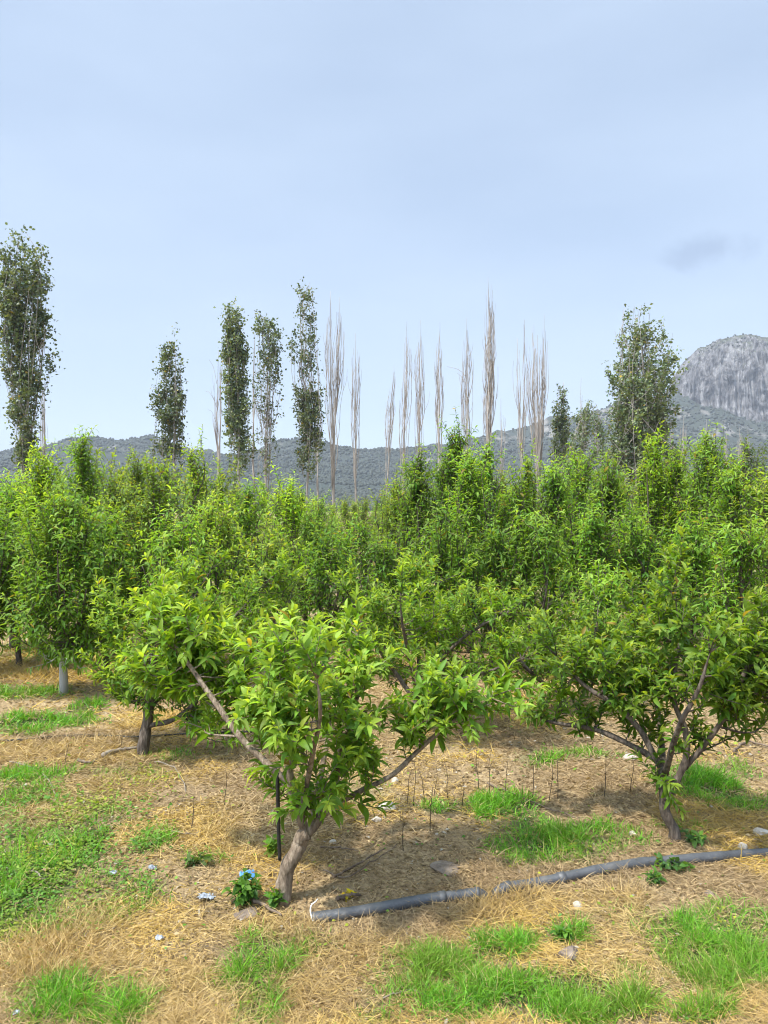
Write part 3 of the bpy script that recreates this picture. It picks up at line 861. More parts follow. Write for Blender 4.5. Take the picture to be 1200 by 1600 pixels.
def orchard_meshes(seed, H, R, kind, zb=0.28, nw=120, spire=0.0, spacing=0.024, segs=3):
    """trunk, twigs and crown of an upright orchard tree about H tall with crown radius R"""
    rng = np.random.default_rng(seed)
    base, young, droop, L, Wr = KINDS[kind]
    zb_ = zb * H if zb < 1 else zb
    paths, nodes = [], []
    top = 0.8 * H
    tr = smooth_path([(0, 0, -0.05), (rng.normal(0, .03), rng.normal(0, .03), 0.35 * H), (rng.normal(0, .06), rng.normal(0, .06), 0.6 * H), (rng.normal(0, .08), rng.normal(0, .08), top)], 14)
    r0 = 0.018 * H + 0.008
    paths.append((tr, np.linspace(r0, 0.003, 14)))
    nodes.append(tr[4:])
    for k in range(rng.integers(5, 8)):
        a = rng.uniform(0, 6.28) if k else 0.5
        h0 = rng.uniform(0.16, 0.42) * H
        s = np.array([np.interp(h0, tr[:, 2], tr[:, 0]), np.interp(h0, tr[:, 2], tr[:, 1]), h0])
        rr = R * rng.uniform(0.45, 0.8)
        e_ = np.array([math.cos(a) * rr, math.sin(a) * rr, min(h0 + rng.uniform(0.3, 0.5) * H, 0.86 * H)])
        m = s * 0.5 + e_ * 0.5 + np.array([math.cos(a), math.sin(a), 0]) * rr * 0.16
        lp = smooth_path([s, m, e_], 10)
        paths.append((lp, np.linspace(r0 * 0.42, 0.002, 10)))
        nodes.append(lp[2:])
    nodes = np.concatenate(nodes)
    thin, leafy = [], []
    for k in range(nw):
        u = rng.random() ** 0.9
        shp = (math.sin(math.pi * min(1, (0.16 + 0.84 * u) ** 0.9)) ** 0.55) * (1 - spire * u)
        rad = R * shp * math.sqrt(rng.random()) * rng.uniform(0.75, 1.12)
        a = rng.uniform(0, 6.28)
        end = np.array([rad * math.cos(a), rad * math.sin(a), zb_ + u * (H - zb_)])
        if k < 7:                                  # the leading shoots that make the pointed top
            end = np.array([rng.normal(0, R * 0.3 * (1 - spire * .6)), rng.normal(0, R * 0.3 * (1 - spire * .6)), H * rng.uniform(0.80, 1.03)])
        aim = end * np.array([.7, .7, 1]) - np.array([0, 0, H * rng.uniform(.12, .34)])
        dist = np.linalg.norm(nodes - aim, axis=1) + 2.0 * np.clip(nodes[:, 2] - end[2] + 0.15, 0, None)
        st = nodes[np.argmin(dist)]
        pth = shoot_to(rng, st, end, 9, 0.14, 0.04)
        thin.append((pth, np.linspace(0.007, 0.0018, 9)))
        Ln = np.linalg.norm(end - st)
        k0 = max(0, int(9 - 9 * min(1, (0.7 + 0.5 * spire) / max(Ln, 0.05))))
        leafy.append(pth[min(k0, 5):])
        for _s in range(2):
            aa = pth[rng.integers(3, 8)]
            dv = nrm(rng.normal(0, 0.35, 3) + np.array([math.cos(a) * .3, math.sin(a) * .3, 0.95]))
            sp = shoot_to(rng, aa, aa + dv * rng.uniform(0.15, 0.38), 6, 0.05, 0.03)
            thin.append((sp, np.linspace(0.004, 0.0015, 6)))
            leafy.append(sp)
    V, T, Q = tube_arrays(paths, 8)
    m1 = mesh_from('trunk', V, T, Q)
    V, T, Q = tube_arrays(thin, 4, False)
    m2 = mesh_from('twigs', V, T, Q)
    m3 = crown_mesh('crown', rng, leafy, spacing, L, Wr, droop, 55, base, young, segs, 0.08, 1.15, 0.0, 0.35 * H, H * 1.05, (0.3, 1.2))
    return m1, m2, m3


def tree_at(meshes, px, d, name, label, cat, group=None, bark=M_BARK_D, rz=0.0, scale=(1, 1, 1)):
    x = (px - 600) / F * d
    root = thing(name, label, cat, (x, d, float(gz(x, d))), group, rz)
    root.scale = scale
    for nm, me, mt in zip(('trunk', 'twigs', 'crown'), meshes, (bark, bark, M_LEAF)):
        if not me.materials: me.materials.append(mt)
        o = bpy.data.objects.new(nm, me)
        COL.objects.link(o)
        o.parent = root
    return root


def top_h(py, d):
    return CAMH + (HOR - py) / F * d


# px, distance, row of the top, half width in px, kind, spire, label
ORCH = [
    (100, 6.9, 775, 118, 'peach', .3, 'fruit tree with pale limewashed trunk standing clear of the straw'),
    (20, 9.0, 745, 75, 'peach', .2, 'round leafy orchard tree beneath the tallest leafy poplar'),
    (66, 8.6, 712, 62, 'lime', .3, 'bright green orchard tree whose tip covers the tallest poplar foot'),
    (130, 9.2, 672, 42, 'peach', .75, 'narrow pointed orchard tree topping its neighbours beside the tallest poplar'),
    (183, 8.4, 712, 60, 'cherry', .4, 'yellow green orchard tree between the pointed spire and the short leafy poplar'),
    (238, 8.0, 722, 60, 'cherry', .5, 'open orchard tree with visible dark stems before the short leafy poplar'),
    (300, 9.6, 690, 34, 'cherry', .8, 'slender orchard tree with pinkish shoot tip near the short leafy poplar'),
    (272, 7.0, 800, 75, 'peach', .2, 'mid green orchard tree behind the slim dark trunk'),
    (330, 7.8, 752, 66, 'cherry', .5, 'sparse orchard tree with bare tips before the narrow dark poplar'),
    (395, 8.4, 762, 62, 'peach', .3, 'orchard tree at the foot of the narrow dark poplar'),
    (452, 9.2, 752, 40, 'lime', .6, 'yellow green pointed orchard tree below the sparse topped poplar'),
    (415, 7.0, 838, 70, 'cherry', .3, 'low orchard tree behind the leaning trunk tree with yellowish tips'),
    (165, 7.6, 800, 80, 'peach', .2, 'dense orchard tree beside the pale limewashed trunk'),
    (-30, 7.6, 800, 90, 'peach', .2, 'orchard tree cut by the picture edge near the limewashed trunk'),
    (30, 8.0, 840, 80, 'deep', .2, 'dark shaded orchard tree beside the straw strip of green grass'),
    (505, 7.8, 850, 70, 'deep', .2, 'dark green orchard tree in the dip below the two tall bare poplars'),
    (560, 9.2, 815, 65, 'deep', .3, 'deep green orchard tree under the gap in the skyline'),
    (480, 9.8, 800, 55, 'peach', .3, 'mid green orchard tree filling the dip between both taller masses'),
    (618, 10.0, 752, 55, 'cherry', .5, 'orchard tree with brownish tips at the foot of the leaning bare poplar'),
    (655, 9.5, 706, 52, 'peach', .4, 'green orchard tree stepping up beneath the slim bare poplars'),
    (706, 9.4, 664, 52, 'deep', .55, 'tallest dark pointed orchard tree under the bare poplars'),
    (762, 9.6, 690, 34, 'deep', .7, 'narrow dark orchard tree at the foot of the tallest bare poplar'),
    (735, 8.8, 712, 60, 'peach', .3, 'leafy orchard tree below the tallest bare poplar'),
    (800, 9.2, 748, 52, 'peach', .4, 'orchard tree with rusty tips below the paired bare poplars'),
    (824, 9.4, 708, 22, 'lime', .7, 'thin bright spire of an orchard tree before the broad bare poplar'),
    (862, 9.4, 726, 50, 'peach', .4, 'orchard tree below the small leafy poplar on the hillside'),
    (908, 10.2, 705, 46, 'deep', .4, 'orchard tree before the dull olive shrubby tree'),
    (952, 9.8, 714, 54, 'peach', .3, 'orchard tree under the wind swept poplar'),
    (1018, 9.2, 680, 50, 'lime', .55, 'bright pointed orchard tree just past the wind swept poplar'),
    (1060, 9.4, 696, 56, 'peach', .4, 'orchard tree below the small grey bare poplars'),
    (1105, 8.9, 672, 66, 'peach', .35, 'big bright drooping orchard tree below the rocky dome'),
    (1150, 8.0, 722, 60, 'peach', .3, 'drooping orchard tree beneath the cliff foot'),
    (1205, 7.6, 745, 70, 'cherry', .3, 'pale tipped orchard tree at the picture edge below the cliff'),
    (690, 7.6, 800, 75, 'peach', .2, 'dense orchard tree behind the bright tipped spreading tree'),
    (600, 7.4, 850, 66, 'deep', .2, 'dark orchard tree behind the bright tipped spreading tree nearer the dip'),
    (770, 7.8, 830, 66, 'deep', .25, 'dark drooping orchard tree over the shaded gap'),
    (845, 7.6, 812, 66, 'peach', .3, 'drooping orchard tree behind the thin stemmed low tree'),
    (925, 7.5, 800, 62, 'deep', .3, 'drooping mid green orchard tree behind the dark forked trunk tree'),  # darker leaf kind stands in for weaker light behind the near crown
    (1000, 7.6, 800, 66, 'deep', .3, 'long leaved orchard tree right above the dark forked trunk'),  # darker leaves again, to look less lit than the crown in front
    (1080, 7.0, 815, 66, 'deep', .3, 'deep green orchard tree overtopping the dark forked trunk tree'),
    (1165, 6.6, 820, 72, 'peach', .2, 'full orchard tree behind the pipe end of the row'),
    (945, 6.6, 905, 40, 'peach', .5, 'small upright drooping orchard tree poking above the near crowns'),
    (345, 10.5, 738, 55, 'cherry', .4, 'far sparse orchard tree between the short leafy and narrow dark poplars'),
    (215, 10.5, 712, 55, 'cherry', .4, 'far orchard tree with pale dotted foliage before the low grey ridge'),
    (1250, 8.5, 745, 70, 'peach', .2, 'outermost orchard tree beyond the pale tipped one'),
]
for k, (px, d, ty, hw, kind, spire, label) in enumerate(ORCH):
    H = top_h(ty, d)
    R = hw / F * d
    if spire < .65: spire *= .6; R *= 1.08
    nw = int(np.clip(95 * (R / 0.5) ** 1.3 * (H / 2.2), 45, 190) * (0.75 if kind == 'cherry' else 1))
    ms = orchard_meshes(300 + k, H, R, kind, 0.13 if k == 0 else 0.2 if d < 7.5 else 0.16, nw, spire, 0.018 if d < 8.5 else 0.021, 3)
    tree_at(ms, px, d, 'orchard_tree', label, 'fruit tree', 'orchard trees in rows', M_BARK_L if k == 0 else M_BARK_D)

# farther rows: copies of six kinds of tree
FAR = [orchard_meshes(700 + k, 2.4, 0.75, kd, 0.15, 120, sp, 0.023, 2) for k, (kd, sp) in enumerate((('peach', .3), ('cherry', .4), ('deep', .3), ('lime', .4), ('cherry', .5), ('olive', .2)))]
_r = random.Random(9)
FARROW = [
    (505, 14, 778, 0), (538, 17, 784, 4), (572, 15, 778, 1), (602, 20, 784, 2), (470, 15, 766, 2), (438, 13, 768, 1), (522, 24, 787, 1), (555, 27, 788, 4), (588, 30, 788, 0),
    (490, 21, 782, 4), (620, 14, 762, 1), (410, 14, 768, 0), (370, 14, 758, 1), (310, 13, 742, 4), (260, 13, 730, 0), (200, 13, 728, 1), (150, 14, 722, 2), (90, 13, 735, 0), (40, 13, 752, 1), (0, 12, 755, 2), (-25, 14, 760, 4),
    (650, 13, 745, 0), (690, 13, 725, 2), (740, 13, 728, 1), (785, 13, 742, 4), (830, 13, 745, 0), (880, 13, 742, 2), (925, 13, 738, 0), (970, 14, 738, 3), (1030, 13, 728, 0), (1080, 12, 722, 3), (1125, 12, 728, 0),
]
for k, (px, d, ty, v) in enumerate(FARROW):
    if 400 < px < 630: ty -= 4
    H = top_h(ty, d)
    s = H / 2.45
    w = s * _r.uniform(0.9, 1.25)
    side = 'low far orchard tree in the dip before the bare poplars' if 400 < px < 630 else 'far orchard tree half hidden behind the yellowish rows' if px < 400 else 'far orchard tree half hidden behind the tall dark rows'
    tree_at(FAR[v], px, d, 'orchard_tree', side, 'fruit tree', 'far orchard rows' + (' in the dip' if 400 < px < 630 else ' behind yellowish rows' if px < 400 else ' behind dark rows'), M_BARK_D, _r.uniform(0, 6.28), (w, w, s))
tree_at(FAR[5], 1168, 17, 'olive_tree', 'soft dull olive green tree below the cliff foot, behind the bright drooping tree', 'tree', None, M_BARK_D, 1.0, (1.35, 1.35, top_h(690, 17) / 2.45))

# ------------------------------------------------------------------ poplars
POP, POP_Y = (0.062, 0.090, 0.044), (0.17, 0.205, 0.10)


def poplar(px, d, ytop, prof, stems, seed, label, leafy=True, nbr=60, nclump=260, perc=16, lean=0.0, name='poplar_tree', wind=(0, 0, 0), rstem=0.8, leafs=0.215, cw=0.17, group=None, brlen=(1.5, 4.0), thick=1.0):
    """prof = [(row, centre px, half width px, density)] down the tree; stems = number of upright stems"""
    rng = np.random.default_rng(seed)
    x0 = (px - 600) / F * d
    root = thing(name, label, 'poplar tree', (x0, d, 0.0), group)
    k = d / F
    pz = np.array([CAMH + (HOR - r[0]) * k for r in prof])[::-1]
    pc = np.array([(r[1] - px) * k for r in prof])[::-1]
    pw = np.array([r[2] * k for r in prof])[::-1]
    pd = np.array([r[3] for r in prof])[::-1]
    H = CAMH + (HOR - ytop) * k
    cen = lambda z: np.interp(z, pz, pc)
    wid = lambda z: np.interp(z, pz, pw)
    paths, nodes = [], []
    for s in range(stems):
        hs = H * (1.0 if s == 0 else rng.uniform(0.82, 0.99))
        a, f = rng.uniform(0, 6.28), (0.0 if stems == 1 else rng.uniform(0.25, 0.75) * (.55 if wind[0] else 1))
        zz_ = np.linspace(-0.3, hs, 26)
        g = np.clip(zz_ / H, 0, 1)
        ww = wid(zz_) * f * np.clip(g * 3, 0, 1)
        pts = np.stack([cen(zz_) * np.clip(g * 4, 0, 1) + ww * math.cos(a) + np.cumsum(rng.normal(0, .025, 26)), ww * math.sin(a) + np.cumsum(rng.normal(0, .025, 26)), zz_], -1)
        r = np.interp(g, [0, 1], [0.0085 * H / math.sqrt(stems) * rstem, 0.012]) * thick
        paths.append((pts, r))
        nodes.append(pts)
    thin = []
    for b in range(nbr):
        st = nodes[rng.integers(0, len(nodes))]
        zmin = pz[0] + 0.02 * H
        z = min(0.05 * H, zmin) + (0.93 * H - min(0.05 * H, zmin)) * rng.random() ** (1.5 if wind[0] else 1)
        i = int(np.argmin(np.abs(st[:, 2] - z)))
        p0 = st[i]
        ln = rng.uniform(*brlen) * (1 - 0.45 * z / H)
        z1 = min(z + ln, H * rng.uniform(0.95, 1.0))
        a = rng.uniform(0, 6.28)
        rr = wid(z1) * (rng.uniform(0.5, 1.05) if leafy else math.sqrt(rng.uniform(0.1, 1.1)))
        p2 = np.array([cen(z1) + rr * math.cos(a), rr * math.sin(a), z1]) + np.array(wind) * ln * 0.5
        zm = p0[2] + 0.3 * (z1 - p0[2])
        p1 = np.array([cen(zm) + rr * math.cos(a) * .85, rr * math.sin(a) * .85, zm]) if not leafy else p0 * 0.62 + p2 * 0.38 + np.array([math.cos(a), math.sin(a), 0]) * rr * 0.32
        pth = smooth_path([p0, p1, p2], 9) + rng.normal(0, 0.02, (9, 3))
        thin.append((pth, np.linspace(rng.uniform(0.016, 0.03), 0.008, 9) * thick * (1 if leafy else 1.35)))
        nodes.append(pth[4:])
        if rng.random() < 0.6:
            j = rng.integers(3, 7)
            q2 = pth[j] + np.array([rng.normal(0, .18), rng.normal(0, .18), rng.uniform(0.6, 1.5)]) + np.array(wind) * 0.4
            if q2[2] < H:
                tw = smooth_path([pth[j], pth[j] * .5 + q2 * .5 + rng.normal(0, .06, 3), q2], 6)
                thin.append((tw, np.linspace(0.013, 0.006, 6) * thick))
    V, T, Q = tube_arrays(paths, 8)
    link('trunk', mesh_from('trunk', V, T, Q), M_POPBARK if leafy else M_BARE, root)
    V, T, Q = tube_arrays(thin, 4, False)
    link('branches', mesh_from('branches', V, T, Q), M_POPBARK if leafy else M_BARE, root)
    if leafy:
        nd = np.concatenate([t[0][2:] for t in thin] + [p_[0][4:] + rng.normal(0, .25, (22, 3)) for p_ in paths] + [p_[0][4:12] + rng.normal(0, .3, (8, 3)) for p_ in paths])
        dz = np.interp(nd[:, 2], pz, pd) * (0.35 + wid(nd[:, 2]))
        dz[nd[:, 2] < pz[0]] = 0
        pick = rng.choice(len(nd), nclump, p=dz / dz.sum())
        c = nd[pick] + rng.normal(0, 0.10, (nclump, 3))
        m = nclump * perc
        size = rng.uniform(0.55, 1.35, nclump)
        pos = np.repeat(c, perc, 0) + rng.normal(0, 1, (m, 3)) * np.array([cw, cw, cw * 1.25]) * np.repeat(size, perc)[:, None]
        ax = nrm(rng.normal(0, 1, (m, 3)) + np.array([0, 0, 0.1]) + np.array(wind) * 1.6)
        col = leaf_colors(rng, m, POP, POP_Y, np.repeat(rng.random(nclump) ** 2, perc) * 0.8 + 0.2 * rng.random(m), 0.25)
        Ll = leafs * rng.uniform(0.6, 1.25, m)
        V, T, C = leaves_arrays(pos, ax, rng.normal(0, 1, (m, 3)) + np.array([0, 0, .6]), Ll, Ll * 0.75, rng.uniform(0.1, 0.8, m), rng.uniform(0, .5, m), col, 2)
        link('crown', mesh_from('crown', V, T, None, C), M_POPLEAF, root)
    return root


poplar(42, 46, 364, [(364, 38, 14, .7), (380, 42, 30, .9), (420, 42, 44, 1), (480, 42, 46, 1), (520, 46, 46, 1), (550, 46, 38, 1), (600, 46, 28, .9), (650, 42, 20, .85), (700, 38, 13, .8), (800, 38, 13, .8)],
       3, 11, 'tallest leafy poplar with several stems, far above all others', nbr=110, nclump=760, perc=17)
poplar(263, 55, 534, [(534, 264, 5, .8), (560, 264, 16, .9), (590, 263, 22, 1), (622, 263, 28, 1), (660, 263, 24, 1), (700, 263, 20, 1), (810, 263, 18, 1)],
       2, 13, 'short pointed leafy poplar standing alone before the ridge', nbr=60, nclump=360)
poplar(370, 54, 474, [(474, 366, 9, .8), (490, 366, 16, 1), (520, 368, 17, 1), (580, 370, 19, 1), (640, 372, 19, 1), (700, 374, 18, 1), (815, 375, 18, 1)],
       1, 15, 'narrow dark leafy poplar, evenly dense from foot to tip', nbr=80, nclump=560)
poplar(419, 58, 490, [(490, 407, 8, .9), (510, 418, 22, 1), (545, 420, 30, .8), (580, 424, 24, .55), (620, 422, 16, .35), (660, 420, 14, .15), (700, 418, 16, .2), (780, 416, 16, .15)],
       3, 17, 'ragged half bare poplar with leaf tufts reaching sideways', nbr=70, nclump=190, perc=14)
poplar(478, 56, 441, [(441, 483, 8, .8), (460, 480, 22, .75), (490, 476, 26, .75), (520, 474, 20, .9), (560, 472, 14, .8), (590, 470, 7, .15), (605, 478, 10, .4), (625, 484, 18, 1), (680, 484, 18, 1), (740, 484, 16, .8), (810, 482, 10, .5)],
       2, 18, 'tall poplar with sparse leafy top and a gap halfway down', nbr=75, nclump=390, perc=14)


def bare_poplar(px, d, top, hw, label, strands, forks=(0,), split=0.5, lean=0.0, group='bare poplars', seed=0, thick=1.0, extra=None):
    """leafless poplar: pale trunk that splits into FORKS plumes (offsets in pixels) of straight upright strands"""
    rng = np.random.default_rng(900 + seed)
    k = d / F
    root = thing('bare_poplar', label, 'poplar tree', ((px - 600) * k, d, 0.0), group)
    H = CAMH + (HOR - top) * k
    hw = hw * k
    ln_ = lean * k
    cen = lambda z: ln_ * (z / H - 0.5) * 2
    env = lambda g: np.interp(g, [0, .15, .35, .55, .75, .9, 1.0], [.12, .3, .75, 1.0, .95, .6, .28])
    trunks, strs = [], []
    for fi, fo in enumerate(forks):
        fo = fo * k
        hs = H * (1.0 if fi == 0 else rng.uniform(.9, .98))
        a = rng.uniform(0, 6.28)
        z = np.linspace(-.3, hs, 28)
        g = z / H
        off = fo * np.clip((g - split * .6) / (split * .7), 0, 1) ** .8
        wv = np.stack([(fbm(z * .35, z * 0 + fi, seed + 3, 2) - .5) * .2, (fbm(z * .35, z * 0 + fi + 9, seed + 5, 2) - .5) * .2], -1) * np.clip(g * 3, 0, 1)[:, None]
        tp = np.stack([cen(z) + off + wv[:, 0], wv[:, 1] + .1 * fi, z], -1)
        trunks.append((tp, np.interp(g, [0, .35, .7, 1], [.0066 * H, .0042 * H, .03, .009]) * thick / (1 if fi == 0 else 1.25)))
        n = max(3, int(strands / len(forks)))
        hwf = hw / (1 if len(forks) == 1 else 1.5)
        for q in range(n):
            z0 = H * rng.uniform(.08, .62)
            z1 = hs * min(1.0, rng.uniform(max(z0 / hs + .25, .62), 1.04))
            f = math.sqrt(rng.uniform(.03, 1.0))
            z1 = min(z1, hs * (1.02 - .16 * f))
            a = rng.uniform(0, 6.28)
            zz_ = np.linspace(z0, z1, 16)
            t = np.clip((zz_ - z0) / (.16 * H), 0, 1)
            t = t * (2 - t)
            r = hwf * f * env(zz_ / H) * t
            cx = np.interp(zz_, z, tp[:, 0]); cy = np.interp(zz_, z, tp[:, 1])
            w = (fbm(zz_ * .5, np.full(16, q * 3.1), seed + 7, 2) - .5) * .30 * t
            w2 = (fbm(zz_ * .5, np.full(16, q * 5.7), seed + 8, 2) - .5) * .22 * t
            pts = np.stack([cx + r * math.cos(a) + w, cy + r * math.sin(a) + w2, zz_], -1)
            r0 = rng.uniform(.022, .036) * thick
            strs.append((pts, np.linspace(r0, .009 * thick, 16)))
            for _ in range(rng.integers(1, 4)):           # short side twigs, also upright
                m = rng.integers(3, 13)
                dv = np.array([rng.normal(0, .14), rng.normal(0, .14), rng.uniform(.7, 1.9)])
                e_ = pts[m] + dv
                if e_[2] < H * 1.0:
                    strs.append((smooth_path([pts[m], pts[m] + dv * np.array([.75, .75, .45]), e_], 6), np.linspace(.016, .007, 6) * thick))
    if extra:
        for ex in extra:
            strs.append((smooth_path([P(x_, y_, d) - np.array([(px - 600) * k, d, 0]) for x_, y_ in ex], 10), np.linspace(.022, .01, 10)))
    V, T, Q = tube_arrays(trunks, 8)
    link('trunk', mesh_from('trunk', V, T, Q), M_BARE, root)
    V, T, Q = tube_arrays(strs, 4, False)
    link('branches', mesh_from('branches', V, T, Q), M_BARE, root)
    return root


BARES = [  # px, d, top, half width, label, strands, forks, split, lean
    (521, 60, 455, 15, 'bare poplar split into two upright plumes', 30, (-5, 8), .55, 0),
    (556, 62, 520, 9, 'bare slim poplar just past the two plumed one', 16, (0,), .5, 0),
    (608, 70, 572, 8, 'shortest bare poplar, leaning a little at the dip', 12, (0,), .5, 7),
    (633, 64, 503, 9, 'bare poplar first of three slim even ones', 16, (0,), .5, 4),
    (656, 64, 500, 8, 'bare poplar in the middle of three slim even ones', 16, (0,), .5, 0),
    (686, 64, 503, 9, 'bare poplar last of three slim even ones', 16, (0,), .5, 0),
    (730, 62, 498, 10, 'bare poplar with one long twig bent sideways, before the tallest bare one', 19, (0,), .5, 0),
    (763, 58, 434, 14, 'tallest bare poplar, thickest bundle of upright twigs', 40, (0, 5), .5, 0),
    (783, 66, 622, 6, 'stunted bare shoot at the side of the tallest bare poplar', 6, (0,), .5, 0),
    (815, 66, 500, 11, 'open bare poplar with two thin tops', 14, (4, -6), .55, 0),
    (841, 62, 492, 15, 'broad tan bare poplar with dense upright twigs', 44, (8, -1, -8), .5, 0),
    (908, 80, 590, 4, 'thin far bare poplar between the small leafy and wind swept poplars', 5, (0,), .5, 0),
    (69, 52, 585, 8, 'bare thin poplar stems tucked beside the tallest leafy poplar', 9, (0, -4), .4, 0),
    (341, 64, 520, 9, 'wispy bare poplar with stray curling twigs beside the narrow dark poplar', 11, (4, -3), .4, 2),
    (397, 62, 490, 3, 'single thin bare poplar stem between the dark and the ragged poplar', 3, (0,), .5, 0),
    (497, 66, 600, 5, 'short bare poplar hugging the gappy leafy poplar', 6, (0,), .5, 0),
]
for k, (px, d, top, hw, label, ns_, forks, split, lean) in enumerate(BARES):
    ex = None
    if px == 730: ex = [[(728, 590), (722, 582), (712, 576), (698, 573)], [(728, 600), (720, 588), (714, 583)]]
    if px == 341: ex = [[(340, 640), (333, 622), (326, 612), (322, 612)], [(339, 600), (334, 575), (327, 562)], [(340, 668), (332, 645), (325, 640)]]
    bare_poplar(px, d, top, hw, label, ns_, forks, split, lean, seed=k, extra=ex)
poplar(878, 64, 597, [(597, 877, 4, .8), (620, 878, 10, 1), (660, 877, 13, 1), (700, 876, 13, .7), (760, 876, 10, .4)], 1, 60, 'small slim leafy poplar against the hillside', nbr=36, nclump=170)
poplar(918, 60, 628, [(628, 924, 8, .7), (650, 920, 24, .7), (690, 914, 30, .8), (760, 912, 32, .9)], 4, 61, 'dull shrubby half leafed tree at the foot of the wind swept poplar', nbr=70, nclump=260, perc=14, name='shrubby_tree')
poplar(1000, 50, 482, [(482, 980, 12, .8), (505, 980, 32, 1), (540, 984, 48, 1), (580, 986, 52, 1), (620, 986, 50, 1), (660, 984, 48, 1), (700, 980, 50, 1), (800, 976, 50, 1)],
       4, 62, 'broad leafy poplar with its crown swept aside by wind', nbr=200, nclump=1400, perc=15, wind=(0.75, 0, 0.2))
for k, (px, top, hw, lb) in enumerate([(1050, 668, 5, 'small grey bare poplar touching the wind swept poplar'), (1068, 650, 7, 'tallest small grey bare poplar under the cliff corner'), (1103, 655, 5, 'lone small grey bare poplar midway under the cliff'), (1135, 672, 4, 'faint small grey bare poplar under the cliff'),
                                      (1156, 667, 4, 'paired small grey bare poplar under the cliff, inner one'), (1168, 668, 4, 'paired small grey bare poplar under the cliff, outer one')]):
    bare_poplar(px, 125, top, hw, lb, 14, (0,), .5, 0, 'small bare poplars under the cliff', 40 + k, 1.7)


# ------------------------------------------------------------------ ground cover
rng = np.random.default_rng(77)


def blades_mesh(name, pos, dirv, length, width, bend, col):
    """curved tapering blades: 2 quads + tip triangle"""
    n = len(pos)
    dirv = nrm(dirv)
    side = nrm(np.cross(dirv, rng.normal(0, 1, (n, 3))))
    hor = dirv * np.array([1, 1, 0]) + rng.normal(0, .25, (n, 3)) * np.array([1, 1, 0])
    hor = nrm(hor)
    V = np.zeros((n, 5, 3))
    for k, (u, w) in enumerate(((0, 1.0), (0.5, 0.75), (1.0, 0))):
        c = pos + dirv * (length * u)[:, None] + (hor * (bend * length)[:, None] - np.array([0, 0, 1]) * (bend * length * 0.7)[:, None]) * u * u
        if w:
            V[:, 2 * k] = c - side * (width * w * .5)[:, None]
            V[:, 2 * k + 1] = c + side * (width * w * .5)[:, None]
        else:
            V[:, 4] = c
    o = (np.arange(n) * 5)[:, None]
    T = np.concatenate([o + np.array([[0, 1, 3]]), o + np.array([[0, 3, 2]]), o + np.array([[2, 3, 4]])])
    return mesh_from(name, V.reshape(-1, 3), T, None, np.repeat(col, 5, 0))


def scatter(n, d0, d1, power):
    """points over the floor in front, denser towards the camera"""
    u = rng.random(n)
    e = 2 - power
    y = (d0 ** e + u * (d1 ** e - d0 ** e)) ** (1 / e) if abs(e) > 1e-6 else d0 * (d1 / d0) ** u
    x = rng.uniform(-1, 1, n) * (0.68 * y + 0.4)
    return x, y


def zones(lst, x, y):
    m = np.zeros_like(x)
    wob = (fbm(x * 4, y * 4, 83, 3) - 0.5) * 1.2
    for px_, py_, rx_, ry_ in lst:
        c_ = G(px_, py_); a_ = G(px_, py_ + ry_)[1]; b_ = G(px_, py_ - ry_)[1]
        q = np.sqrt(((x - c_[0]) / (rx_ * c_[1] / F)) ** 2 + ((y - .5 * (a_ + b_)) / (.5 * (b_ - a_))) ** 2) + wob
        m = np.maximum(m, np.clip((1.35 - q) / .7, 0, 1))
    return m


GOLD = [(300, 1550, 220, 60), (560, 1510, 190, 60), (60, 1500, 160, 45), (280, 1300, 110, 40), (110, 1180, 140, 28), (150, 1250, 120, 40), (960, 1490, 130, 45), (650, 1570, 70, 40), (400, 1450, 110, 25), (1180, 1570, 80, 40),
        (220, 1440, 120, 40), (1120, 1290, 90, 22), (90, 1050, 110, 18), (240, 1125, 60, 16), (500, 1600, 400, 30), (850, 1420, 150, 22)]
BROWN = [(620, 1345, 130, 50), (900, 1265, 110, 30), (540, 1380, 80, 30), (330, 1420, 60, 30), (1080, 1420, 120, 30), (330, 1170, 100, 24), (720, 1230, 110, 30)]
# matted dry grass and fallen straw
x, y = scatter(560000, 1.6, 12.0, 2.5)
dn = fbm(x * 1.6, y * 1.6, 51, 4)
gr = green_at(x, y)
gold_ = zones(GOLD, x, y); brown_ = zones(BROWN, x, y) * (1 - gold_)
keep = (rng.random(len(x)) < np.clip(0.16 + (dn - 0.36) * 2.6 + .75 * gold_ - .05 * brown_, 0.16, 1)) & (rng.random(len(x)) > gr * 0.7)
x, y, dn, gold_, brown_ = x[keep], y[keep], dn[keep], gold_[keep], brown_[keep]
n_ = len(x)
stand = np.clip((fbm(x * 2.3 + 5, y * 2.3, 57, 3) - 0.42) * 4 * (.3 + .45 * gold_), 0.0, 1)
az = rng.uniform(0, 6.283, n_) + 1.4 * fbm(x * 3, y * 3, 15, 2)
el_ = np.radians(np.clip(rng.normal(10, 14, n_), 0, 50)) + stand * np.radians(rng.uniform(10, 60, n_))
dirv = np.stack([np.cos(az) * np.cos(el_), np.sin(az) * np.cos(el_), np.sin(el_)], -1)
ln = np.where(rng.random(n_) < .55 + .4 * brown_ - .2 * gold_, rng.uniform(.012, .045, n_), rng.uniform(0.035, 0.085, n_)) * (1 + 0.4 * stand)
sc_ = np.clip(y / 3.0, 0.8, 3.0)
cA, cB, cC, cD = np.array([.54, .40, .20]), np.array([.40, .285, .15]), np.array([.22, .15, .09]), np.array([.62, .42, .08])
t = rng.random((n_, 1)); w_ = np.clip(fbm(x * 1.1, y * 1.1, 99, 3)[:, None] * 2.6 - 0.8 + rng.normal(0, .2, (n_, 1)), 0, 1)
colr = cA * t + cB * (1 - t)
colr = colr * (1 - .62 * (1 - w_)) + cC * .62 * (1 - w_)
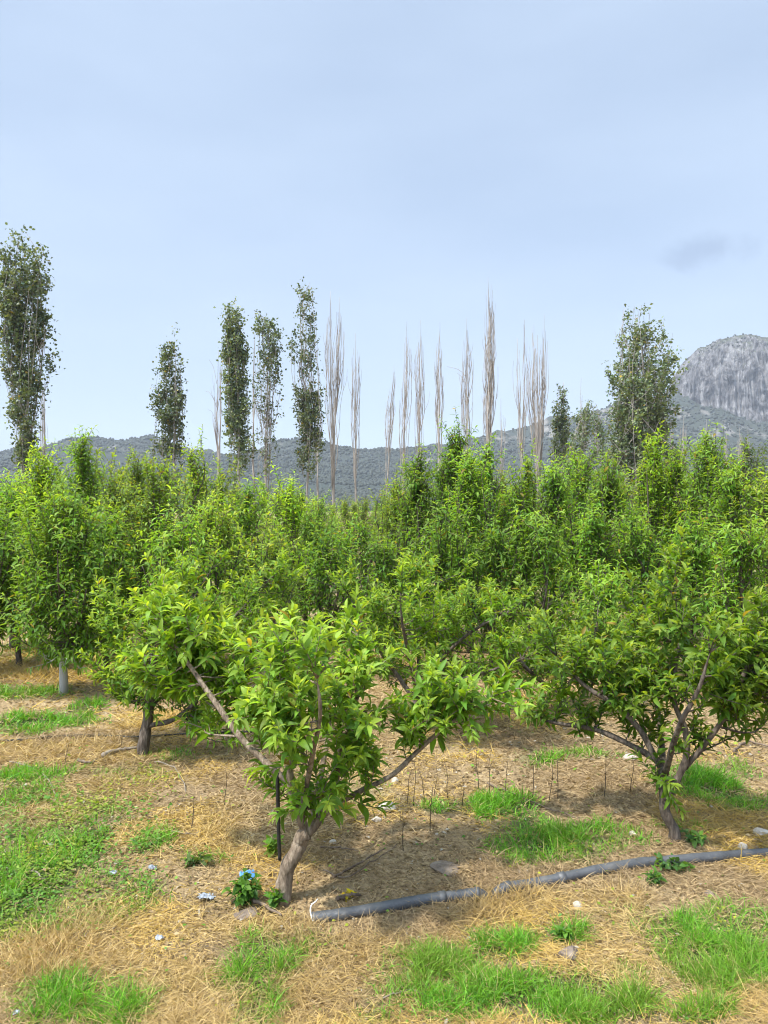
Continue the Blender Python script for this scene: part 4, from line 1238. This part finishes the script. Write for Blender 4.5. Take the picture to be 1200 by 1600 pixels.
gold = (np.clip((fbm(x * 1.7 + 9, y * 1.7, 71, 3) - .52) * 6, 0, 1)[:, None]) * rng.random((n_, 1))
colr = colr * (1 - gold) + cD * gold
gz_ = (gold_ * .75)[:, None] * rng.random((n_, 1)) ** .6
colr = colr * (1 - gz_) + (np.array([.56, .41, .16]) * t + np.array([.47, .31, .075]) * (1 - t)) * gz_
bz_ = (brown_ * .8)[:, None] * rng.random((n_, 1)) ** .6
colr = colr * (1 - bz_) + np.where(rng.random((n_, 1)) < .6, np.array([.23, .155, .08]), np.array([.46, .345, .18])) * bz_
gmix = np.clip(green_at(x, y) * 1.2, 0, 1)[:, None] * (rng.random((n_, 1)) < .6)
colr = colr * (1 - .7 * gmix) + np.array([.22, .26, .05]) * .7 * gmix
colr = colr * rng.uniform(.7, 1.25, (n_, 1))
me = blades_mesh('dry_grass', np.stack([x, y, gz(x, y) + rng.uniform(0, 0.012, n_)], -1), dirv, ln * sc_ ** .5, rng.uniform(.0013, .0034, n_) * sc_, rng.uniform(0, .28, n_), colr)
tag(link('dry_grass', me, M_STRAW), 'matted straw coloured dry grass over the orchard floor', None, None, 'stuff')

# green grass in tufts
x, y = scatter(800000, 1.7, 13.0, 2.3)
gr = green_at(x, y)
clover = np.clip(1.25 - np.hypot((x - G(70, 1350)[0]) / .42, (y - G(70, 1350)[1]) / .8), 0, 1)
tuft = np.clip((fbm(x * 9, y * 9, 13, 2) - .33) * 4, 0.08, 1)
keep = rng.random(len(x)) < gr ** 1.3 * tuft * (1 - .75 * (clover > 0.1))
x, y, gr = x[keep], y[keep], gr[keep]
n_ = len(x)
az = rng.uniform(0, 6.283, n_)
el_ = np.radians(np.clip(rng.normal(64, 16, n_), 15, 89))
dirv = np.stack([np.cos(az) * np.cos(el_), np.sin(az) * np.cos(el_), np.sin(el_)], -1)
hgt = (0.035 + 0.10 * np.clip(gr, 0, 1) * fbm(x * 4, y * 4, 19, 2)) * rng.uniform(.6, 1.5, n_)
t = rng.random((n_, 1)) ** 1.4
ye = np.clip((fbm(x * 2.2, y * 2.2, 43, 2)[:, None] - .42) * 3, 0, 1)
colr = np.array([.075, .235, .016]) * (1 - t) + np.array([.20, .42, .03]) * t
colr = colr * (1 - .45 * ye) + np.array([.20, .24, .04]) * .45 * ye
dry_ = rng.random((n_, 1)) < .07
colr = np.where(dry_, np.array([.40, .33, .14]), colr) * rng.uniform(.7, 1.3, (n_, 1))
me = blades_mesh('green_grass', np.stack([x, y, gz(x, y)], -1), dirv, hgt, rng.uniform(.0022, .0048, n_) * np.clip(y / 3.2, .9, 2.2), rng.uniform(.05, .6, n_), colr)
tag(link('green_grass', me, M_GRASS), 'fresh green grass in uneven patches', None, None, 'stuff')

# low round-leaved ground cover
x, y = scatter(150000, 1.7, 8.0, 2.3)
gr = green_at(x, y)
clover = np.clip(1.4 - np.hypot((x - G(70, 1350)[0]) / .45, (y - G(70, 1350)[1]) / .95), 0, 1)
keep = rng.random(len(x)) < np.clip(np.maximum(gr * (clover > 0) * 1.1, clover * .35) + gr * .14 + .012, 0, 1)
x, y, gr = x[keep], y[keep], gr[keep]
n_ = len(x)
az = rng.uniform(0, 6.283, n_)
ax = np.stack([np.cos(az), np.sin(az), rng.uniform(.0, .6, n_)], -1)
t = rng.random((n_, 1))
ye = np.clip((fbm(x * 3, y * 3, 47, 3)[:, None] - .40) * 3.2, 0, 1)
colr = np.array([.06, .16, .018]) * (1 - t) + np.array([.12, .24, .025]) * t
colr = (colr * (1 - .75 * ye) + np.array([.32, .30, .03]) * .75 * ye) * rng.uniform(.7, 1.25, (n_, 1))
Ll = rng.uniform(.010, .024, n_) * np.clip(y / 3.2, .9, 1.8)
V, T, C = leaves_arrays(np.stack([x, y, gz(x, y) + rng.uniform(.003, .032, n_)], -1), ax, rng.normal(0, .35, (n_, 3)) + np.array([0, 0, 1.0]), Ll, Ll * .7, rng.uniform(.1, .7, n_), rng.uniform(0, .5, n_), colr, 2)
tag(link('clover_cover', mesh_from('clover_cover', V, T, None, C), M_GRASS), 'low small leaved clover and moss like ground cover', None, None, 'stuff')

# dead leaves and chips
x, y = scatter(90000, 1.7, 10.0, 2.4)
n_ = len(x)
az = rng.uniform(0, 6.283, n_)
t = rng.random((n_, 1))
colr = (np.array([.15, .095, .045]) * (1 - t) + np.array([.42, .31, .16]) * t) * rng.uniform(.5, 1.2, (n_, 1))
pale = rng.random((n_, 1)) < .03
colr = np.where(pale, np.array([.36, .32, .26]), colr)
Ll = rng.uniform(.008, .034, n_) * np.clip(y / 3.2, .8, 1.8)
V, T, C = leaves_arrays(np.stack([x, y, gz(x, y) + rng.uniform(.001, .014, n_)], -1), np.stack([np.cos(az), np.sin(az), rng.normal(0, .2, n_)], -1), rng.normal(0, .3, (n_, 3)) + np.array([0, 0, 1.0]), Ll, Ll * rng.uniform(.2, .6, n_), rng.uniform(.1, 1.4, n_), rng.uniform(0, .6, n_), colr, 2)
tag(link('leaf_litter', mesh_from('leaf_litter', V, T, None, C), M_STRAW), 'brown dead leaves and wood chips lying in the straw', None, None, 'stuff')


# ------------------------------------------------------------------ things on the floor
def ground_pts(px_pts, lift):
    out = []
    for q in px_pts:
        g = Gs(q[0], q[1], lift)
        g[2] += q[2] if len(q) > 2 else 0
        out.append(g)
    return np.array(out)


def tube_thing(name, label, cat, pts, radii, mat, sides=10, n=None, group=None, wob=0.0, seed=0):
    rg = np.random.default_rng(seed)
    pts = np.asarray(pts)
    n = n or max(8, 5 * len(pts))
    sp = smooth_path(pts, n)
    if wob: sp = sp + rg.normal(0, wob, sp.shape)
    r = np.interp(np.linspace(0, 1, n), np.linspace(0, 1, len(radii)), radii)
    org = sp[0].copy()
    V, T, Q = tube_arrays([(sp - org, r)], sides)
    o = link(name, mesh_from(name, V, T, Q), mat, None, tuple(org))
    return tag(o, label, cat, group)


R_P = 0.0238
pp = ground_pts([(487, 1436), (540, 1429), (600, 1419), (660, 1408), (715, 1401), (750, 1398), (766, 1396, -.05), (784, 1391), (830, 1383), (880, 1373), (940, 1360), (1000, 1350), (1060, 1345), (1120, 1340), (1200, 1334), (1320, 1326)], R_P * 0.75)
sp = smooth_path(pp, 150)
rad_ = np.full(150, R_P) + np.random.default_rng(3).normal(0, .0006, 150)
org = sp[0].copy()
V, T, Q = tube_arrays([(sp - org, rad_)], 16)
root = thing('irrigation_pipe', 'grey plastic irrigation pipe lying half sunk across the straw', 'pipe', tuple(org))
link('pipe_body', mesh_from('pipe_body', V, T, Q), M_PIPE, root)
for i0 in (34, 47, 71, 88):
    V, T, Q = tube_arrays([(sp[i0:i0 + 3] - org, np.array([R_P + .0035] * 3))], 16)
    link('collar', mesh_from('collar', V, T, Q), M_PIPE, root)
g = G(487, 1436)
tube_thing('white_cable', 'curl of white cable sticking up at the pipe end', 'cable', [P(489, 1441, 3.06), P(485, 1428, 3.08), P(486, 1416, 3.12), P(493, 1410, 3.13), P(496, 1406, 3.13)], [.0028, .0028, .002], M_WHITE, 8)
tube_thing('hose', 'black drip hose hanging from the leaning trunk tree into the straw', 'hose', [P(433, 1208, 3.22), P(434, 1250, 3.22), P(435, 1300, 3.22), P(437, 1345, 3.22)], [.0085, .0085, .0075], M_BLACK, 10)
tube_thing('drip_line', 'thin dark drip line running past the slim dark trunk', 'hose', ground_pts([(-60, 1160), (30, 1157), (90, 1151), (160, 1150), (215, 1152), (300, 1147), (400, 1143), (470, 1138)], .012), [.009, .009], M_BLACK, 8)

TWIGS = [
    ([(520, 1372), (560, 1350), (600, 1328)], .006, M_TWIG, 'long dark fallen branch beside the leaning trunk'),
    ([(500, 1325), (530, 1325), (560, 1330)], .005, M_TWIG, 'short dark fallen twig beyond the leaning trunk'),
    ([(505, 1360), (540, 1372), (585, 1345), (620, 1322)], .004, M_TWIG, 'bent dark fallen twig crossing the shade of the leaning trunk'),
    ([(525, 1405), (545, 1400), (566, 1400)], .010, M_TWIG, 'stubby dark stick just above the pipe'),
    ([(762, 1225), (800, 1240), (850, 1260), (905, 1280)], .006, M_TWIG, 'long grey brown branch lying by the far green grass'),
    ([(15, 1190), (50, 1200), (75, 1218), (88, 1245)], .005, M_PALETWIG, 'curved pale fallen branch beyond the clover patch'),
    ([(240, 1190), (268, 1198), (285, 1220), (290, 1240)], .005, M_PALETWIG, 'pale forked twig in front of the slim dark trunk'),
    ([(160, 1180), (185, 1172), (215, 1168)], .018, M_PALETWIG, 'stout pale log piece at the slim dark trunk foot'),
    ([(50, 1360), (62, 1370), (70, 1376)], .004, M_PALETWIG, 'tiny pale stick on the clover patch'),
    ([(250, 1296), (290, 1304), (315, 1300)], .004, M_PALETWIG, 'thin pale twig lying in the bare straw'),
    ([(600, 1560), (640, 1548), (668, 1560)], .003, M_PALETWIG, 'thin straw coloured stick near the picture bottom'),
    ([(395, 1408), (418, 1418), (440, 1432)], .009, M_TWIG, 'dark exposed root at the leaning trunk foot'),
    ([(120, 1188), (140, 1192), (150, 1186)], .010, M_TWIG, 'dark crooked stick near the drip line'),
    ([(1145, 1175), (1170, 1160), (1230, 1175)], .010, M_TWIG, 'low dark branch lying beyond the forked trunk'),
]
for k, (pts, r, mt, lb) in enumerate(TWIGS):
    tube_thing('fallen_twig', lb, 'twig', ground_pts(pts, r * 1.2 + .01), [r, r * .8, r * .45], mt, 7, 14, 'fallen twigs', .003, k)

# upright dry stalks, one made, the rest copied
rg = np.random.default_rng(8)
stalk_me = []
for v in range(3):
    h = [0.0, .12, .25, .38]
    V, T, Q = tube_arrays([(smooth_path([(rg.normal(0, .003) * k, rg.normal(0, .003) * k, z) for k, z in enumerate(h)], 9), np.linspace(.0026, .0012, 9))] +
                          [(smooth_path([(0, 0, .15 + .07 * k), (.02 * math.cos(k * 2 + v), .02 * math.sin(k * 2 + v), .20 + .07 * k)], 4), np.linspace(.0014, .0008, 4)) for k in range(3)], 5)
    me = mesh_from('dry_stalk', V, T, Q); me.materials.append(M_STALK); stalk_me.append(me)
for k, (px, py, hp) in enumerate([(646, 1262, 75), (636, 1258, 62), (664, 1252, 55), (678, 1246, 50), (700, 1250, 60), (672, 1300, 70), (722, 1262, 50), (748, 1236, 64), (765, 1240, 70), (790, 1248, 60), (832, 1250, 55), (858, 1255, 60), (985, 1240, 60), (944, 1250, 66), (872, 1248, 66), (630, 1330, 60), (298, 1300, 60), (350, 1262, 60), (100, 1198, 38), (190, 1175, 34)]):
    o = bpy.data.objects.new('dry_stalk', stalk_me[k % 3]); COL.objects.link(o)
    g = Gs(px, py); s = hp / F * g[1] / .38
    o.location = (g[0], g[1], float(gz(g[0], g[1]))); o.rotation_euler = (rg.normal(0, .05), rg.normal(0, .07), rg.uniform(0, 6)); o.scale = (1, 1, s)
    tag(o, 'thin dark dry weed stalk standing upright in the straw', 'weed stalk', 'dry weed stalks')


def stone(name, px, py, wpx, hpx, mat, label, cat='stone', flat=1.0, seed=0, group='stones'):
    rg = np.random.default_rng(seed)
    me = bpy.data.meshes.new(name)
    import bmesh
    bm = bmesh.new()
    bmesh.ops.create_icosphere(bm, subdivisions=3, radius=1)
    g = Gs(px, py); k = g[1] / F
    sx_, sz_ = wpx * k * .44, hpx * k * .52
    cuts = [nrm(rg.normal(0, 1, 3)) for _ in range(9)]
    lim = rg.uniform(.55, .85, 9)
    for v in bm.verts:
        c = np.array(v.co)
        for cu, li in zip(cuts, lim):
            dd = c @ cu
            if dd > li: c = c - cu * (dd - li) * .9
        c = c * (1 + .10 * (float(fbm(c[0] * 2 + 5, c[1] * 2 + c[2] * 3, seed, 3)) - .5))
        v.co = Vector((c[0] * sx_, c[1] * sx_ * .85, c[2] * sz_ * flat))
    bm.to_mesh(me); bm.free()
    o = link(name, me, mat, None, (g[0], g[1], float(gz(g[0], g[1])) + sz_ * flat * .35))
    o.rotation_euler = (rg.normal(0, .1), rg.normal(0, .1), rg.uniform(-.4, .4))
    return tag(o, label, cat, group)


for k, a in enumerate([
    (604, 1268, 34, 22, M_STONE_W, 'larger pale stone at the end of the low side limb'), (588, 1284, 22, 12, M_STONE_W, 'smaller pale stone next to the larger one by the low limb'),
    (1163, 1330, 20, 20, M_STONE_W, 'white pointed stone standing beyond the grey pipe'), (904, 1418, 20, 12, M_STONE_W, 'small white stone in front of the grey pipe'),
    (1190, 1305, 30, 16, M_STONE_W, 'pale stone near the picture edge beyond the pipe'), (990, 1306, 16, 10, M_STONE_W, 'small pale stone beside the dark forked trunk'),
    (890, 1497, 42, 26, M_STONE_G, 'grey stone at the edge of the near green grass'), (618, 1222, 16, 10, M_STONE_W, 'tiny pale stone under the low side limb'),
    (985, 1188, 26, 14, M_STONE_W, 'pale stone below the low limb of the dark forked tree'), (520, 1318, 14, 8, M_STONE_W, 'chip of pale stone behind the leaning trunk'),
    (1110, 1400, 26, 9, M_STONE_G, 'flat grey brown stone before the pipe'), (385, 1432, 50, 14, M_STONE_G, 'flat grey stone before the weed clump')]):
    stone('stone', *a, seed=200 + k)
stone('rock_slab', 700, 1360, 66, 22, M_STONE_G, 'broad flat grey brown rock slab behind the pipe', 'stone', .45, 260)


def scrap(px, py, wpx, mat, label, seed, lift=0.0, tall=.35):
    """crumpled scrap of plastic film"""
    rg = np.random.default_rng(seed)
    g = Gs(px, py); w = wpx * (.66 if mat is M_BLUE else .62) / F * g[1]
    n = 12
    u, v = np.meshgrid(np.linspace(-.5, .5, n), np.linspace(-.5, .5, n))
    z = (fbm(u * 5 + seed, v * 5, seed, 3) - .3) * tall * 2 * np.clip(1.1 - np.hypot(u, v) * 1.3, .2, 1)
    X = u * (1 + .3 * rg.normal(0, .4, u.shape) * .3); Y = v * .8 + .1 * rg.normal(0, .3, u.shape)
    idx = np.arange(n * n).reshape(n, n)
    q = np.stack([idx[:-1, :-1], idx[:-1, 1:], idx[1:, 1:], idx[1:, :-1]], -1)
    keep_ = np.hypot(u[:-1, :-1] + .04, v[:-1, :-1] + .04) < .36 + .16 * rg.random((n - 1, n - 1))
    V = np.stack([X.ravel() * w, Y.ravel() * w, z.ravel() * w], -1)
    me = mesh_from('plastic_scrap', V, None, q[keep_].reshape(-1, 4), smooth=False)
    o = link('plastic_scrap', me, mat, None, (g[0], g[1], float(gz(g[0], g[1])) + .012 + lift))
    if mat is M_BLUE: o.rotation_euler = (math.radians(20), math.radians(8), .3)
    md = o.modifiers.new('thickness', 'SOLIDIFY'); md.thickness = .001
    return tag(o, label, 'litter', 'litter scraps')


scrap(386, 1392, 44, M_BLUE, 'crumpled bright blue plastic scrap behind the weed clump', 1, .05, .28)
scrap(175, 1369, 24, M_CLEAR, 'pale bluish plastic scrap at the clover edge', 2)
scrap(237, 1363, 26, M_CLEAR, 'milky plastic scrap nearer the leaning trunk than the clover', 3, 0, .6)
scrap(248, 1472, 22, M_CLEAR, 'small whitish plastic scrap in the golden straw', 4, 0, .5)
scrap(24, 1590, 20, M_CLEAR, 'pale plastic scrap at the bottom corner', 5, 0, .5)
scrap(322, 1408, 48, M_CLEAR, 'long crumpled milky plastic strip beside the weed clump', 6, 0, .3)


def weed(px, py, wpx, hpx, seed, label, col=(.045, .13, .02), yc=(.12, .24, .03), L=.045, n_st=14):
    rg = np.random.default_rng(seed)
    g = Gs(px, py); k = g[1] / F
    root = thing('weed_plant', label, 'weed', (g[0], g[1], float(gz(g[0], g[1]))), 'leafy weeds')
    ps = []
    for s in range(n_st):
        a = rg.uniform(0, 6.28); rr = wpx * k * .5 * rg.uniform(.2, 1)
        e_ = np.array([rr * math.cos(a), rr * math.sin(a), hpx * k * rg.uniform(.45, 1)])
        ps.append(smooth_path([(0.15 * e_[0], .15 * e_[1], -.01), (e_[0] * .6, e_[1] * .6, e_[2] * .7), e_], 7))
    V, T, Q = tube_arrays([(q, np.linspace(.0028, .0012, 7)) for q in ps], 5)
    mt = M_GRASS
    me = mesh_from('stem', V, T, Q, np.tile(np.array(col), (len(V), 1)))
    link('stem', me, mt, root)
    link('foliage', crown_mesh('foliage', rg, ps, .009, L, .6, .1, 62, col, yc, 3, .25, 1.2), M_LEAF, root)
    return root


weed(381, 1414, 54, 42, 1, 'dense leafy green weed clump under the blue plastic scrap', n_st=22)
weed(431, 1420, 26, 26, 2, 'small bright weed at the leaning trunk foot', (.08, .18, .03), n_st=9)
weed(1022, 1384, 28, 20, 3, 'grey green weed growing in front of the pipe', (.06, .13, .04), n_st=12)
weed(1055, 1362, 60, 14, 4, 'low trailing weed along the pipe below the forked trunk', (.06, .13, .04), n_st=14)
weed(1085, 1318, 40, 22, 5, 'leafy weed next to the dark forked trunk base', (.07, .14, .04), n_st=12)
weed(425, 1340, 24, 30, 6, 'little yellowish weed at the black hose foot', (.12, .19, .03), n_st=9)
weed(310, 1352, 40, 14, 7, 'dusty green weed in the bare straw', (.07, .11, .04), n_st=12)
weed(575, 1135, 70, 26, 8, 'leafy weeds patch beyond the leaning trunk tree', n_st=18)
weed(880, 1470, 24, 20, 9, 'broad leaved weed beside the grey stone', (.04, .12, .02), n_st=12)
weed(545, 1404, 16, 10, 10, 'tiny yellow flowering weed above the pipe', (.42, .34, .02), (.55, .42, .02), L=.03, n_st=8)

# ------------------------------------------------------------------ air
bx = [(-2260, -720, -2.0), (2260, 2400, 260.0)]
(x0, y0, z0), (x1, y1, z1) = bx
hv = np.array([(x, y, z) for z in (z0, z1) for y in (y0, y1) for x in (x0, x1)], float)
hq = np.array([(0, 2, 3, 1), (4, 5, 7, 6), (0, 1, 5, 4), (2, 6, 7, 3), (0, 4, 6, 2), (1, 3, 7, 5)])
M_HAZE = bpy.data.materials.new('haze_air')
M_HAZE.use_nodes = True
M_HAZE.cycles.volume_sampling = 'DISTANCE'
n, l = M_HAZE.node_tree.nodes, M_HAZE.node_tree.links
n.clear()
ho = n.new('ShaderNodeOutputMaterial')
pv = n.new('ShaderNodeVolumePrincipled')
pv.inputs['Color'].default_value = (0.74, 0.80, 0.90, 1)
pv.inputs['Density'].default_value = 0.00023
pv.inputs['Anisotropy'].default_value = 0.0
l.new(pv.outputs[0], ho.inputs['Volume'])
tag(link('haze', mesh_from('haze', hv, None, hq, smooth=False), M_HAZE), 'thin pale air haze', None, None, 'stuff')
